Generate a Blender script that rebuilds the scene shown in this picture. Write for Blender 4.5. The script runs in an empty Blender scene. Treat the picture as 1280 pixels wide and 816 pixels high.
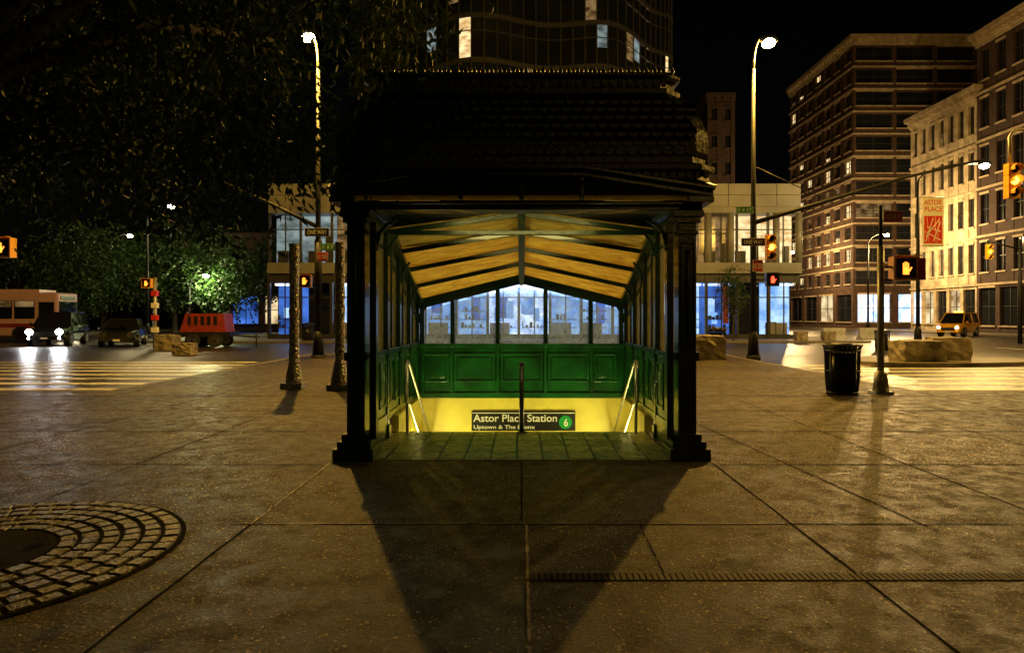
import bpy, bmesh, math, random
from mathutils import Vector, Matrix
R = random.Random(7)
S = bpy.context.scene
S.view_settings.view_transform = 'Standard'
S.view_settings.look = 'None'
S.view_settings.exposure = 0

# ------------------------------------------------------------------ materials
def newmat(name):
    m = bpy.data.materials.new(name); m.use_nodes = True
    nt = m.node_tree; b = nt.nodes['Principled BSDF']
    return m, nt, b
def mat(name, col, rough=0.5, metal=0.0, var=0.25, scale=6.0, bump=0.0, bscale=40.0, emit=None, es=0.0, spec=0.5, coat=0.0):
    m, nt, b = newmat(name)
    N = nt.nodes; L = nt.links
    b.inputs['Roughness'].default_value = rough
    b.inputs['Metallic'].default_value = metal
    b.inputs['Specular IOR Level'].default_value = spec
    b.inputs['Coat Weight'].default_value = coat
    tc = N.new('ShaderNodeTexCoord')
    nz = N.new('ShaderNodeTexNoise'); nz.inputs['Scale'].default_value = scale; nz.inputs['Detail'].default_value = 5
    L.new(tc.outputs['Object'], nz.inputs['Vector'])
    cr = N.new('ShaderNodeValToRGB')
    cr.color_ramp.elements[0].position = 0.3; cr.color_ramp.elements[1].position = 0.7
    cr.color_ramp.elements[0].color = tuple(c*(1-var) for c in col)+(1,)
    cr.color_ramp.elements[1].color = tuple(min(1, c*(1+var)) for c in col)+(1,)
    L.new(nz.outputs['Fac'], cr.inputs['Fac']); L.new(cr.outputs['Color'], b.inputs['Base Color'])
    if bump > 0:
        n2 = N.new('ShaderNodeTexNoise'); n2.inputs['Scale'].default_value = bscale; n2.inputs['Detail'].default_value = 3
        L.new(tc.outputs['Object'], n2.inputs['Vector'])
        bp = N.new('ShaderNodeBump'); bp.inputs['Strength'].default_value = bump; bp.inputs['Distance'].default_value = 0.02
        L.new(n2.outputs['Fac'], bp.inputs['Height']); L.new(bp.outputs['Normal'], b.inputs['Normal'])
    if emit:
        b.inputs['Emission Color'].default_value = tuple(emit)+(1,)
        b.inputs['Emission Strength'].default_value = es
    return m
def glow(name, c1, c2, s, scale=1.2, thr=(0.35, 0.65), vec=(1, 1, 1)):
    """lit interior seen through a window: uneven brightness"""
    m, nt, b = newmat(name); N = nt.nodes; L = nt.links
    tc = N.new('ShaderNodeTexCoord'); mp = N.new('ShaderNodeMapping'); mp.inputs['Scale'].default_value = vec
    L.new(tc.outputs['Object'], mp.inputs['Vector'])
    nz = N.new('ShaderNodeTexNoise'); nz.inputs['Scale'].default_value = scale; nz.inputs['Detail'].default_value = 3
    L.new(mp.outputs['Vector'], nz.inputs['Vector'])
    cr = N.new('ShaderNodeValToRGB')
    cr.color_ramp.elements[0].position = thr[0]; cr.color_ramp.elements[1].position = thr[1]
    cr.color_ramp.elements[0].color = tuple(c1)+(1,); cr.color_ramp.elements[1].color = tuple(c2)+(1,)
    L.new(nz.outputs['Fac'], cr.inputs['Fac'])
    L.new(cr.outputs['Color'], b.inputs['Emission Color']); b.inputs['Emission Strength'].default_value = s
    b.inputs['Base Color'].default_value = (0.02, 0.02, 0.02, 1); b.inputs['Roughness'].default_value = 0.15
    return m
def emis(name, c, s):
    m, nt, b = newmat(name)
    b.inputs['Base Color'].default_value = tuple(c)+(1,)
    b.inputs['Emission Color'].default_value = tuple(c)+(1,); b.inputs['Emission Strength'].default_value = s
    return m
def glassmat(name, tint, diff_col, scale=3.0, lo=0.35, hi=0.7, tl_share=0.5):
    """dirty glass: transparent / translucent dirt / glossy"""
    m, nt, b = newmat(name); N = nt.nodes; L = nt.links
    N.remove(b); out = [n for n in N if n.type == 'OUTPUT_MATERIAL'][0]
    tr = N.new('ShaderNodeBsdfTransparent'); tr.inputs['Color'].default_value = tuple(tint)+(1,)
    tl = N.new('ShaderNodeBsdfTranslucent'); tl.inputs['Color'].default_value = tuple(diff_col)+(1,)
    df = N.new('ShaderNodeBsdfDiffuse'); df.inputs['Color'].default_value = tuple(diff_col)+(1,)
    gl = N.new('ShaderNodeBsdfGlossy'); gl.inputs['Roughness'].default_value = 0.08
    a = N.new('ShaderNodeMixShader'); a.inputs[0].default_value = 1-tl_share; L.new(tl.outputs[0], a.inputs[1]); L.new(df.outputs[0], a.inputs[2])
    tc = N.new('ShaderNodeTexCoord'); nz = N.new('ShaderNodeTexNoise'); nz.inputs['Scale'].default_value = scale; nz.inputs['Detail'].default_value = 7
    nz.inputs['Roughness'].default_value = 0.7; nz.inputs['Distortion'].default_value = 1.5
    L.new(tc.outputs['Object'], nz.inputs['Vector'])
    mr = N.new('ShaderNodeMapRange'); mr.inputs['From Min'].default_value = 0.3; mr.inputs['From Max'].default_value = 0.7
    mr.inputs['To Min'].default_value = lo; mr.inputs['To Max'].default_value = hi
    L.new(nz.outputs['Fac'], mr.inputs['Value'])
    mx = N.new('ShaderNodeMixShader'); L.new(mr.outputs[0], mx.inputs[0]); L.new(tr.outputs[0], mx.inputs[1]); L.new(a.outputs[0], mx.inputs[2])
    m2 = N.new('ShaderNodeMixShader'); m2.inputs[0].default_value = 0.06; L.new(mx.outputs[0], m2.inputs[1]); L.new(gl.outputs[0], m2.inputs[2])
    L.new(m2.outputs[0], out.inputs['Surface'])
    return m

def paving_mat():
    m, nt, b = newmat('plaza_concrete'); N = nt.nodes; L = nt.links
    tc = N.new('ShaderNodeTexCoord'); mp = N.new('ShaderNodeMapping')
    mp.inputs['Location'].default_value = (0.0+1.95*20, -4.92+1.97*20, 0)
    L.new(tc.outputs['Object'], mp.inputs['Vector'])
    br = N.new('ShaderNodeTexBrick'); br.offset = 0.0; br.squash = 1.0
    br.inputs['Scale'].default_value = 1; br.inputs['Brick Width'].default_value = 1.95; br.inputs['Row Height'].default_value = 1.97
    br.inputs['Mortar Size'].default_value = 0.012; br.inputs['Mortar Smooth'].default_value = 0.1; br.inputs['Bias'].default_value = 0
    br.inputs['Color1'].default_value = (0.42, 0.42, 0.42, 1); br.inputs['Color2'].default_value = (1.0, 1.0, 1.0, 1); br.inputs['Mortar'].default_value = (0.01, 0.01, 0.01, 1)
    L.new(mp.outputs['Vector'], br.inputs['Vector'])
    def noise(sc, det, ro, e0, e1, c0, c1):
        n1 = N.new('ShaderNodeTexNoise'); n1.inputs['Scale'].default_value = sc; n1.inputs['Detail'].default_value = det; n1.inputs['Roughness'].default_value = ro
        L.new(tc.outputs['Object'], n1.inputs['Vector'])
        r1 = N.new('ShaderNodeValToRGB'); e = r1.color_ramp.elements
        e[0].position = e0; e[0].color = tuple(c0)+(1,); e[1].position = e1; e[1].color = tuple(c1)+(1,)
        L.new(n1.outputs['Fac'], r1.inputs['Fac']); return n1, r1
    def mul(a, b_):
        x = N.new('ShaderNodeMixRGB'); x.blend_type = 'MULTIPLY'; x.inputs[0].default_value = 1; L.new(a, x.inputs[1]); L.new(b_, x.inputs[2]); return x.outputs['Color']
    n1, r1 = noise(34, 5, 0.8, 0.42, 0.60, (0.006, 0.005, 0.003), (0.12, 0.094, 0.05))
    n2, r2 = noise(0.6, 5, 0.68, 0.38, 0.62, (0.14, 0.14, 0.14), (1.2, 1.2, 1.2))
    n4, r4 = noise(4.5, 5, 0.75, 0.38, 0.60, (0.35, 0.35, 0.35), (1.2, 1.2, 1.2))
    stain = mul(mul(r2.outputs['Color'], r4.outputs['Color']), br.outputs['Color'])
    col = mul(r1.outputs['Color'], stain)
    def sparkle_chips(scale, rad, thr, src, c, g):  # pale aggregate, with the sparkle of the lamps painted into its colour
        vc = N.new('ShaderNodeTexVoronoi'); vc.inputs['Scale'].default_value = scale; L.new(tc.outputs['Object'], vc.inputs['Vector'])
        l1 = N.new('ShaderNodeMath'); l1.operation = 'LESS_THAN'; l1.inputs[1].default_value = rad; L.new(vc.outputs['Distance'], l1.inputs[0])
        sp = N.new('ShaderNodeSeparateColor'); L.new(vc.outputs['Color'], sp.inputs[0])
        l2 = N.new('ShaderNodeMath'); l2.operation = 'GREATER_THAN'; l2.inputs[1].default_value = thr; L.new(sp.outputs[0], l2.inputs[0])
        l3 = N.new('ShaderNodeMath'); l3.operation = 'MULTIPLY'; L.new(l1.outputs[0], l3.inputs[0]); L.new(l2.outputs[0], l3.inputs[1])
        l4 = N.new('ShaderNodeMath'); l4.operation = 'MULTIPLY'; L.new(l3.outputs[0], l4.inputs[0]); L.new(sp.outputs[1], l4.inputs[1])
        l6 = N.new('ShaderNodeMath'); l6.operation = 'MULTIPLY'; L.new(l4.outputs[0], l6.inputs[0]); L.new(stain, l6.inputs[1])
        l5 = N.new('ShaderNodeMath'); l5.operation = 'MULTIPLY'; l5.use_clamp = True; l5.inputs[1].default_value = g; L.new(l6.outputs[0], l5.inputs[0])
        d0 = N.new('ShaderNodeMixRGB'); d0.inputs[2].default_value = tuple(c)+(1,); L.new(l5.outputs[0], d0.inputs[0]); L.new(src, d0.inputs[1]); return d0.outputs['Color']
    col = sparkle_chips(36, 0.30, 0.78, col, (0.85, 0.66, 0.32), 2.0)
    col = sparkle_chips(72, 0.36, 0.72, col, (0.7, 0.54, 0.26), 1.7)
    L.new(col, b.inputs['Base Color'])
    mr = N.new('ShaderNodeMapRange'); mr.inputs['From Min'].default_value = 0.38; mr.inputs['From Max'].default_value = 0.62
    mr.inputs['To Min'].default_value = 0.34; mr.inputs['To Max'].default_value = 0.7
    L.new(n4.outputs['Fac'], mr.inputs['Value']); L.new(mr.outputs[0], b.inputs['Roughness'])
    b.inputs['Specular IOR Level'].default_value = 0.34
    b.inputs['Specular Tint'].default_value = (1, 0.82, 0.48, 1)
    bp = N.new('ShaderNodeBump'); bp.inputs['Strength'].default_value = 1.0; bp.inputs['Distance'].default_value = 0.03
    L.new(n1.outputs['Fac'], bp.inputs['Height'])
    L.new(bp.outputs['Normal'], b.inputs['Normal'])
    return m

def brickgrid(name, c1, c2, mortar, w, h, ms, rough, loc=(0, 0, 0), offset=0.0, bump=0.4):
    m, nt, b = newmat(name); N = nt.nodes; L = nt.links
    tc = N.new('ShaderNodeTexCoord'); mp = N.new('ShaderNodeMapping'); mp.inputs['Location'].default_value = loc
    L.new(tc.outputs['Object'], mp.inputs['Vector'])
    br = N.new('ShaderNodeTexBrick'); br.offset = offset
    br.inputs['Scale'].default_value = 1; br.inputs['Brick Width'].default_value = w; br.inputs['Row Height'].default_value = h
    br.inputs['Mortar Size'].default_value = ms; br.inputs['Bias'].default_value = 0
    br.inputs['Color1'].default_value = tuple(c1)+(1,); br.inputs['Color2'].default_value = tuple(c2)+(1,); br.inputs['Mortar'].default_value = tuple(mortar)+(1,)
    L.new(mp.outputs['Vector'], br.inputs['Vector'])
    nz = N.new('ShaderNodeTexNoise'); nz.inputs['Scale'].default_value = 9; nz.inputs['Detail'].default_value = 6; L.new(tc.outputs['Object'], nz.inputs['Vector'])
    r = N.new('ShaderNodeValToRGB'); r.color_ramp.elements[0].position = 0.3; r.color_ramp.elements[1].position = 0.7
    r.color_ramp.elements[0].color = (0.5, 0.5, 0.5, 1); L.new(nz.outputs['Fac'], r.inputs['Fac'])
    mu = N.new('ShaderNodeMixRGB'); mu.blend_type = 'MULTIPLY'; mu.inputs[0].default_value = 1
    L.new(br.outputs['Color'], mu.inputs[1]); L.new(r.outputs['Color'], mu.inputs[2]); L.new(mu.outputs['Color'], b.inputs['Base Color'])
    b.inputs['Roughness'].default_value = rough
    bp = N.new('ShaderNodeBump'); bp.invert = True; bp.inputs['Strength'].default_value = bump; bp.inputs['Distance'].default_value = 0.01
    L.new(br.outputs['Fac'], bp.inputs['Height'])
    b3 = N.new('ShaderNodeBump'); b3.inputs['Strength'].default_value = 0.2; b3.inputs['Distance'].default_value = 0.01
    L.new(nz.outputs['Fac'], b3.inputs['Height']); L.new(bp.outputs['Normal'], b3.inputs['Normal']); L.new(b3.outputs['Normal'], b.inputs['Normal'])
    return m

def leafmat(name, c1, c2, trans=0.35, rough=0.55, spec=0.5):
    m, nt, b = newmat(name); N = nt.nodes; L = nt.links
    tc = N.new('ShaderNodeTexCoord'); nz = N.new('ShaderNodeTexNoise'); nz.inputs['Scale'].default_value = 2.5
    L.new(tc.outputs['Object'], nz.inputs['Vector'])
    r = N.new('ShaderNodeValToRGB'); r.color_ramp.elements[0].position = 0.35; r.color_ramp.elements[1].position = 0.65
    r.color_ramp.elements[0].color = tuple(c1)+(1,); r.color_ramp.elements[1].color = tuple(c2)+(1,)
    L.new(nz.outputs['Fac'], r.inputs['Fac']); L.new(r.outputs['Color'], b.inputs['Base Color'])
    b.inputs['Roughness'].default_value = rough; b.inputs['Specular IOR Level'].default_value = spec
    t = N.new('ShaderNodeBsdfTranslucent'); L.new(r.outputs['Color'], t.inputs['Color'])
    mx = N.new('ShaderNodeMixShader'); mx.inputs[0].default_value = trans
    out = [n for n in N if n.type == 'OUTPUT_MATERIAL'][0]
    L.new(b.outputs[0], mx.inputs[1]); L.new(t.outputs[0], mx.inputs[2]); L.new(mx.outputs[0], out.inputs['Surface'])
    return m

def amber_mat():
    """weathered amber roof panels"""
    m, nt, b = newmat('amber_panel'); N = nt.nodes; L = nt.links
    tc = N.new('ShaderNodeTexCoord'); mp = N.new('ShaderNodeMapping'); mp.inputs['Scale'].default_value = (1.5, 5, 3)
    L.new(tc.outputs['Object'], mp.inputs['Vector'])
    nz = N.new('ShaderNodeTexNoise'); nz.inputs['Scale'].default_value = 2.2; nz.inputs['Detail'].default_value = 8; nz.inputs['Distortion'].default_value = 0.8
    L.new(mp.outputs['Vector'], nz.inputs['Vector'])
    r = N.new('ShaderNodeValToRGB'); r.color_ramp.elements[0].position = 0.3; r.color_ramp.elements[1].position = 0.66
    r.color_ramp.elements[0].color = (0.55, 0.27, 0.03, 1); r.color_ramp.elements[1].color = (0.92, 0.70, 0.17, 1)
    L.new(nz.outputs['Fac'], r.inputs['Fac']); L.new(r.outputs['Color'], b.inputs['Base Color'])
    b.inputs['Roughness'].default_value = 0.45
    t = N.new('ShaderNodeBsdfTranslucent'); L.new(r.outputs['Color'], t.inputs['Color'])
    mx = N.new('ShaderNodeMixShader'); mx.inputs[0].default_value = 0.25
    out = [n for n in N if n.type == 'OUTPUT_MATERIAL'][0]
    L.new(b.outputs[0], mx.inputs[1]); L.new(t.outputs[0], mx.inputs[2]); L.new(mx.outputs[0], out.inputs['Surface'])
    return m

M = {}
M['paving'] = paving_mat()
M['asphalt'] = mat('asphalt', (0.042, 0.035, 0.026), 0.34, var=0.65, scale=1.2, bump=0.6, bscale=30)
M['kerb'] = mat('kerb_granite', (0.15, 0.13, 0.10), 0.6, bump=0.3)
M['paint'] = mat('road_paint', (0.70, 0.67, 0.58), 0.45, var=0.35, scale=5, bump=0.3)
M['sealant'] = mat('joint_sealant', (0.5, 0.44, 0.33), 0.6, var=0.6, scale=12, bump=0.3)
M['tiles'] = brickgrid('landing_tiles', (0.36, 0.36, 0.13), (0.20, 0.22, 0.08), (0.006, 0.008, 0.005), 0.276, 0.345, 0.014, 0.24, loc=(5.0+0.02, 0.05, 0))
M['cobble'] = mat('cobble_stone', (0.10, 0.082, 0.052), 0.5, var=0.65, scale=9, bump=0.8, bscale=40)
M['dirt'] = mat('dirt', (0.012, 0.008, 0.006), 0.95, bump=0.8, spec=0.1)
M['iron'] = mat('kiosk_iron_paint', (0.004, 0.018, 0.009), 0.28, var=0.4, scale=9, bump=0.15, bscale=25, coat=0.3)
M['ironblk'] = mat('kiosk_roof_iron', (0.006, 0.014, 0.009), 0.42, var=0.4, scale=9, bump=0.5, bscale=18)
M['green'] = mat('kiosk_green_paint', (0.005, 0.085, 0.018), 0.34, var=0.6, scale=3, bump=0.25, bscale=14, coat=0.2)
M['yellow'] = mat('stairwell_yellow_wall', (0.80, 0.68, 0.13), 0.45, var=0.14, scale=3, bump=0.05)
M['steps'] = mat('stair_concrete', (0.2, 0.19, 0.16), 0.7, bump=0.3)
M['amber'] = amber_mat()
M['glass_side'] = glassmat('dirty_side_glass', (0.6, 0.6, 0.55), (0.34, 0.29, 0.16), 4, 0.55, 0.92)
M['glass_back'] = glassmat('scratched_back_glass', (0.62, 0.78, 1.0), (0.24, 0.40, 1.0), 8, 0.15, 0.80, 0.85)  # blue of the shop light behind is put into the pane colour
M['steel'] = mat('brushed_steel', (0.42, 0.42, 0.41), 0.3, 1.0, var=0.2)
M['galv'] = mat('galvanised_pole', (0.45, 0.45, 0.42), 0.45, 0.7, var=0.2)
M['blk'] = mat('black_paint', (0.012, 0.012, 0.012), 0.35, var=0.3)
M['gratedk'] = mat('grate_slot', (0.005, 0.005, 0.004), 0.95, spec=0.05)
M['grate'] = mat('cast_iron_grate', (0.05, 0.041, 0.025), 0.7, var=0.5, spec=0.3)
M['poledark'] = mat('dark_pole_paint', (0.009, 0.010, 0.009), 0.6, var=0.3, bump=0.1, spec=0.3)
M['rubber'] = mat('rubber', (0.015, 0.015, 0.015), 0.8)
M['signblk'] = mat('sign_black_enamel', (0.008, 0.008, 0.008), 0.4, var=0.1)
M['white'] = mat('white_enamel', (0.8, 0.8, 0.78), 0.5, var=0.03)
M['signgreen'] = mat('sign_green', (0.0, 0.28, 0.06), 0.45, var=0.05)
M['signred'] = mat('sign_red', (0.6, 0.03, 0.02), 0.45, var=0.05)
M['sigyel'] = mat('signal_yellow_paint', (0.85, 0.42, 0.02), 0.4, var=0.1)
M['stone'] = mat('rough_stone', (0.22, 0.19, 0.14), 0.8, var=0.6, scale=3, bump=1.0, bscale=9)
M['concrete'] = mat('pale_concrete', (0.45, 0.44, 0.42), 0.8, var=0.2, scale=3, bump=0.3)
M['lamp_on'] = emis('lamp_lens_lit', (1.0, 0.72, 0.3), 120)
M['lamp_far'] = emis('far_lamp_lens_lit', (1.0, 0.85, 0.5), 60)
M['head'] = emis('headlight_lit', (0.92, 0.96, 1.0), 200)
M['head_w'] = emis('taxi_headlight_lit', (1.0, 0.85, 0.55), 60)
M['redlit'] = emis('red_lit', (1.0, 0.03, 0.01), 9)
M['orangelit'] = emis('orange_lit', (1.0, 0.22, 0.02), 4)
M['amberlit'] = emis('amber_lit', (1.0, 0.5, 0.05), 6)
M['tube'] = emis('fluorescent_tube', (1.0, 0.9, 0.5), 6)
M['carblk'] = mat('car_paint_black', (0.01, 0.01, 0.012), 0.15, var=0.1, coat=1)
M['cargrey'] = mat('car_paint_grey', (0.02, 0.02, 0.023), 0.18, var=0.1, coat=1)
M['taxi'] = mat('car_paint_yellow', (0.9, 0.45, 0.01), 0.25, var=0.05, coat=0.6)
M['carglass'] = mat('car_glass', (0.01, 0.012, 0.015), 0.05, var=0.1)
M['buswhite'] = mat('bus_paint', (0.62, 0.40, 0.50), 0.3, var=0.1, coat=0.5)
M['redpaint'] = mat('red_paint', (0.24, 0.028, 0.02), 0.5, var=0.3)
M['wglass'] = mat('window_glass_dark', (0.012, 0.014, 0.018), 0.08, var=0.4, scale=0.5)
M['brick'] = mat('brick_wall', (0.066, 0.036, 0.024), 0.85, var=0.4, scale=2, bump=0.3, bscale=10)
M['brickdk'] = mat('brick_wall_dark', (0.045, 0.025, 0.019), 0.85, var=0.3, scale=2)
M['limestone'] = mat('limestone', (0.40, 0.33, 0.225), 0.75, var=0.4, scale=1.2, bump=0.2, bscale=6)
M['trim'] = mat('stone_trim', (0.40, 0.32, 0.215), 0.75, var=0.3, scale=1.5)
M['panel'] = mat('metal_panel_cladding', (0.19, 0.19, 0.19), 0.4, var=0.25, scale=0.5)
M['frame'] = mat('window_frame_dark', (0.03, 0.03, 0.03), 0.4)
M['towerglass'] = mat('tower_glass', (0.008, 0.01, 0.013), 0.12, var=0.4, scale=0.4)
M['w_warm'] = glow('window_warm', (0.5, 0.27, 0.08), (1.0, 0.78, 0.4), 1.3, 1.6, (0.3, 0.6), (1, 1, 2))
M['w_warm2'] = glow('window_warm_dim', (0.08, 0.04, 0.012), (0.7, 0.42, 0.16), 0.4, 1.3, (0.35, 0.7), (1, 1, 2))
M['w_cool'] = glow('window_cool', (0.06, 0.09, 0.09), (0.55, 0.7, 0.7), 0.6, 1.0, (0.3, 0.75), (1, 1, 2))
M['shop_blue'] = glow('shop_window_blue', (0.005, 0.03, 0.16), (0.08, 0.24, 0.9), 1.0, 0.6, (0.3, 0.72))
M['shop_cyan'] = glow('shop_display_cyan', (0.10, 0.3, 0.75), (0.5, 0.75, 1.0), 1.2, 1.4, (0.3, 0.7))
M['shop_white'] = glow('shop_window_white', (0.3, 0.48, 0.9), (1.0, 1.0, 1.0), 2.0, 1.0, (0.34, 0.62))
M['shop_warm'] = glow('shop_window_warm', (0.2, 0.1, 0.03), (1.0, 0.8, 0.45), 1.2, 0.8, (0.3, 0.7))
M['bark'] = mat('bark', (0.035, 0.027, 0.018), 0.9, var=0.4, scale=10, bump=1.0, bscale=20)
M['leaf'] = leafmat('leaf_near', (0.010, 0.024, 0.004), (0.034, 0.060, 0.008), 0.2, 0.6, 0.3)
M['leaf2'] = leafmat('leaf_far', (0.012, 0.034, 0.008), (0.04, 0.085, 0.015))
def mosaic():
    m, nt, b = newmat('mosaic_tile'); N = nt.nodes; L = nt.links
    tc = N.new('ShaderNodeTexCoord'); vo = N.new('ShaderNodeTexVoronoi'); vo.inputs['Scale'].default_value = 22
    L.new(tc.outputs['Object'], vo.inputs['Vector'])
    hs = N.new('ShaderNodeHueSaturation'); hs.inputs['Saturation'].default_value = 0.35; hs.inputs['Value'].default_value = 0.5
    L.new(vo.outputs['Color'], hs.inputs['Color']); L.new(hs.outputs['Color'], b.inputs['Base Color'])
    b.inputs['Roughness'].default_value = 0.25
    bp = N.new('ShaderNodeBump'); bp.inputs['Strength'].default_value = 1; bp.inputs['Distance'].default_value = 0.03
    L.new(vo.outputs['Distance'], bp.inputs['Height']); L.new(bp.outputs['Normal'], b.inputs['Normal'])
    return m
M['mosaic'] = mosaic()

# ------------------------------------------------------------------ mesh builder
class MB:
    def __init__(s): s.v = []; s.f = []; s.mi = []; s.sm = []; s.mats = []
    def m(s, k):
        if k not in s.mats: s.mats.append(k)
        return s.mats.index(k)
    def add(s, verts, faces, k, smooth=False):
        o = len(s.v); s.v += [tuple(p) for p in verts]; i = s.m(k)
        for f in faces: s.f.append([o+j for j in f]); s.mi.append(i); s.sm.append(smooth)
    def quad(s, a, b, c, d, k): s.add([a, b, c, d], [(0, 1, 2, 3)], k)
    def box(s, x0, x1, y0, y1, z0, z1, k):
        if x0 > x1: x0, x1 = x1, x0
        if y0 > y1: y0, y1 = y1, y0
        v = [(x0, y0, z0), (x1, y0, z0), (x1, y1, z0), (x0, y1, z0), (x0, y0, z1), (x1, y0, z1), (x1, y1, z1), (x0, y1, z1)]
        s.add(v, [(0, 3, 2, 1), (4, 5, 6, 7), (0, 1, 5, 4), (1, 2, 6, 5), (2, 3, 7, 6), (3, 0, 4, 7)], k)
    def beam(s, p, q, w, h, k, up=(0, 0, 1)):
        p = Vector(p); q = Vector(q); d = (q-p).normalized(); up = Vector(up)
        if abs(d.dot(up)) > 0.98: up = Vector((0, 1, 0))
        r = d.cross(up).normalized(); u = r.cross(d).normalized()
        vs = []
        for c in (p, q):
            for a, b in ((-1, -1), (1, -1), (1, 1), (-1, 1)): vs.append(c+r*(a*w/2)+u*(b*h/2))
        s.add(vs, [(0, 1, 2, 3), (7, 6, 5, 4), (0, 4, 5, 1), (1, 5, 6, 2), (2, 6, 7, 3), (3, 7, 4, 0)], k)
    def tube(s, pts, rad, k, n=10, caps=True):
        pts = [Vector(p) for p in pts]
        if not isinstance(rad, (list, tuple)): rad = [rad]*len(pts)
        vs = []; ref = None
        for i, p in enumerate(pts):
            if i == 0: d = pts[1]-pts[0]
            elif i == len(pts)-1: d = pts[-1]-pts[-2]
            else: d = (pts[i+1]-pts[i]).normalized()+(pts[i]-pts[i-1]).normalized()
            d.normalize()
            if ref is None: ref = Vector((1, 0, 0)) if abs(d.x) < 0.9 else Vector((0, 1, 0))
            u = (ref-d*ref.dot(d)).normalized(); w = d.cross(u); ref = u
            for j in range(n):
                a = 2*math.pi*j/n; vs.append(p+(u*math.cos(a)+w*math.sin(a))*rad[i])
        fs = []
        for i in range(len(pts)-1):
            for j in range(n): fs.append((i*n+j, i*n+(j+1) % n, (i+1)*n+(j+1) % n, (i+1)*n+j))
        s.add(vs, fs, k, True)
        if caps:
            o = len(s.v)-len(vs); i = s.m(k)
            s.f.append([o+j for j in range(n)][::-1]); s.mi.append(i); s.sm.append(False)
            o2 = o+(len(pts)-1)*n
            s.f.append([o2+j for j in range(n)]); s.mi.append(i); s.sm.append(False)
    def prism(s, pts, vec, k):
        n = len(pts); vec = Vector(vec); vs = [Vector(p) for p in pts]+[Vector(p)+vec for p in pts]
        s.add(vs, [tuple(range(n))[::-1], tuple(range(n, 2*n))]+[(i, (i+1) % n, n+(i+1) % n, n+i) for i in range(n)], k)
    def ball(s, c, r, k, n=10, sz=(1, 1, 1)):
        vs = []; fs = []
        for i in range(n+1):
            t = math.pi*i/n
            for j in range(n*2):
                a = math.pi*j/n
                vs.append((c[0]+r*sz[0]*math.sin(t)*math.cos(a), c[1]+r*sz[1]*math.sin(t)*math.sin(a), c[2]+r*sz[2]*math.cos(t)))
        for i in range(n):
            for j in range(n*2): fs.append((i*2*n+j, i*2*n+(j+1) % (2*n), (i+1)*2*n+(j+1) % (2*n), (i+1)*2*n+j))
        s.add(vs, fs, k, True)
    def finish(s, name, parent=None, bevel=0, loc=None, rotz=0, recalc=True):
        me = bpy.data.meshes.new(name); me.from_pydata(s.v, [], s.f)
        for k in s.mats: me.materials.append(M[k])
        me.polygons.foreach_set('material_index', s.mi); me.polygons.foreach_set('use_smooth', s.sm)
        if recalc:
            bm = bmesh.new(); bm.from_mesh(me); bmesh.ops.recalc_face_normals(bm, faces=bm.faces); bm.to_mesh(me); bm.free()
        me.update()
        o = bpy.data.objects.new(name, me); S.collection.objects.link(o)
        if parent: o.parent = parent
        if loc: o.location = loc
        o.rotation_euler[2] = rotz
        if bevel:
            md = o.modifiers.new('bevel', 'BEVEL'); md.width = bevel; md.segments = 2; md.limit_method = 'ANGLE'; md.angle_limit = math.radians(50)
        return o
def grp(name, loc=(0, 0, 0), rotz=0):
    e = bpy.data.objects.new(name, None); S.collection.objects.link(e); e.location = loc; e.rotation_euler[2] = rotz
    e.empty_display_size = 0.3
    return e
def text(body, name, loc, width, k, parent=None, rotz=0, height=None, align='LEFT'):
    c = bpy.data.curves.new(name, 'FONT'); c.body = body; c.align_x = align; c.extrude = 0.002; c.offset = 0.012
    o = bpy.data.objects.new(name, c); S.collection.objects.link(o)
    c.materials.append(M[k]); bpy.context.view_layer.update()
    w, h = o.dimensions.x, o.dimensions.y
    sx = width/w; sy = sx if height is None else height/h
    o.scale = (sx, sy, 1); o.rotation_euler = (math.radians(90), 0, rotz); o.location = loc
    if parent: o.parent = parent
    return o
def light(kind, name, loc, power, col, parent=None, size=0.15, rot=None, sizey=None, spot=None):
    l = bpy.data.lights.new(name, kind); l.energy = power; l.color = col
    if kind == 'AREA':
        l.size = size
        if sizey: l.shape = 'RECTANGLE'; l.size_y = sizey
    else: l.shadow_soft_size = size
    if kind == 'SPOT': l.spot_size = math.radians(spot or 100); l.spot_blend = 0.6
    o = bpy.data.objects.new(name, l); S.collection.objects.link(o); o.location = loc
    if rot: o.rotation_euler = rot
    if parent: o.parent = parent
    return o

# ------------------------------------------------------------------ ground
HX, HY0, HY1 = 1.62, 8.83, 11.0
def sheet(name, rects, z, k, hole=True):
    mb = MB()
    for (x0, x1, y0, y1) in rects:
        if hole and x0 < -HX and x1 > HX and y0 < HY0 and y1 > HY1:
            parts = [(x0, x1, y0, HY0), (x0, -HX, HY0, HY1), (HX, x1, HY0, HY1), (x0, x1, HY1, y1)]
        else: parts = [(x0, x1, y0, y1)]
        for (a, b, c, d) in parts: mb.quad((a, c, z), (b, c, z), (b, d, z), (a, d, z), k)
    return mb.finish(name)
sheet('ground', [(-500, 500, -60, 900)], -0.12, 'asphalt')
sheet('plaza_pavement', [(-60, 60, -40, 13.6), (-8.2, 7.8, 13.6, 27)], 0.0, 'paving')
kb = MB()
def kerb(a, b):
    kb.beam((a[0], a[1], -0.058), (b[0], b[1], -0.058), 0.16, 0.122, 'kerb')
kerb((-60, 13.68), (-8.2, 13.68)); kerb((7.8, 13.68), (60, 13.68)); kerb((-8.28, 13.76), (-8.28, 27.1)); kerb((7.88, 13.76), (7.88, 27.1)); kerb((-8.2, 27.08), (7.8, 27.08))
kb.finish('kerb')
fp = MB()
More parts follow.
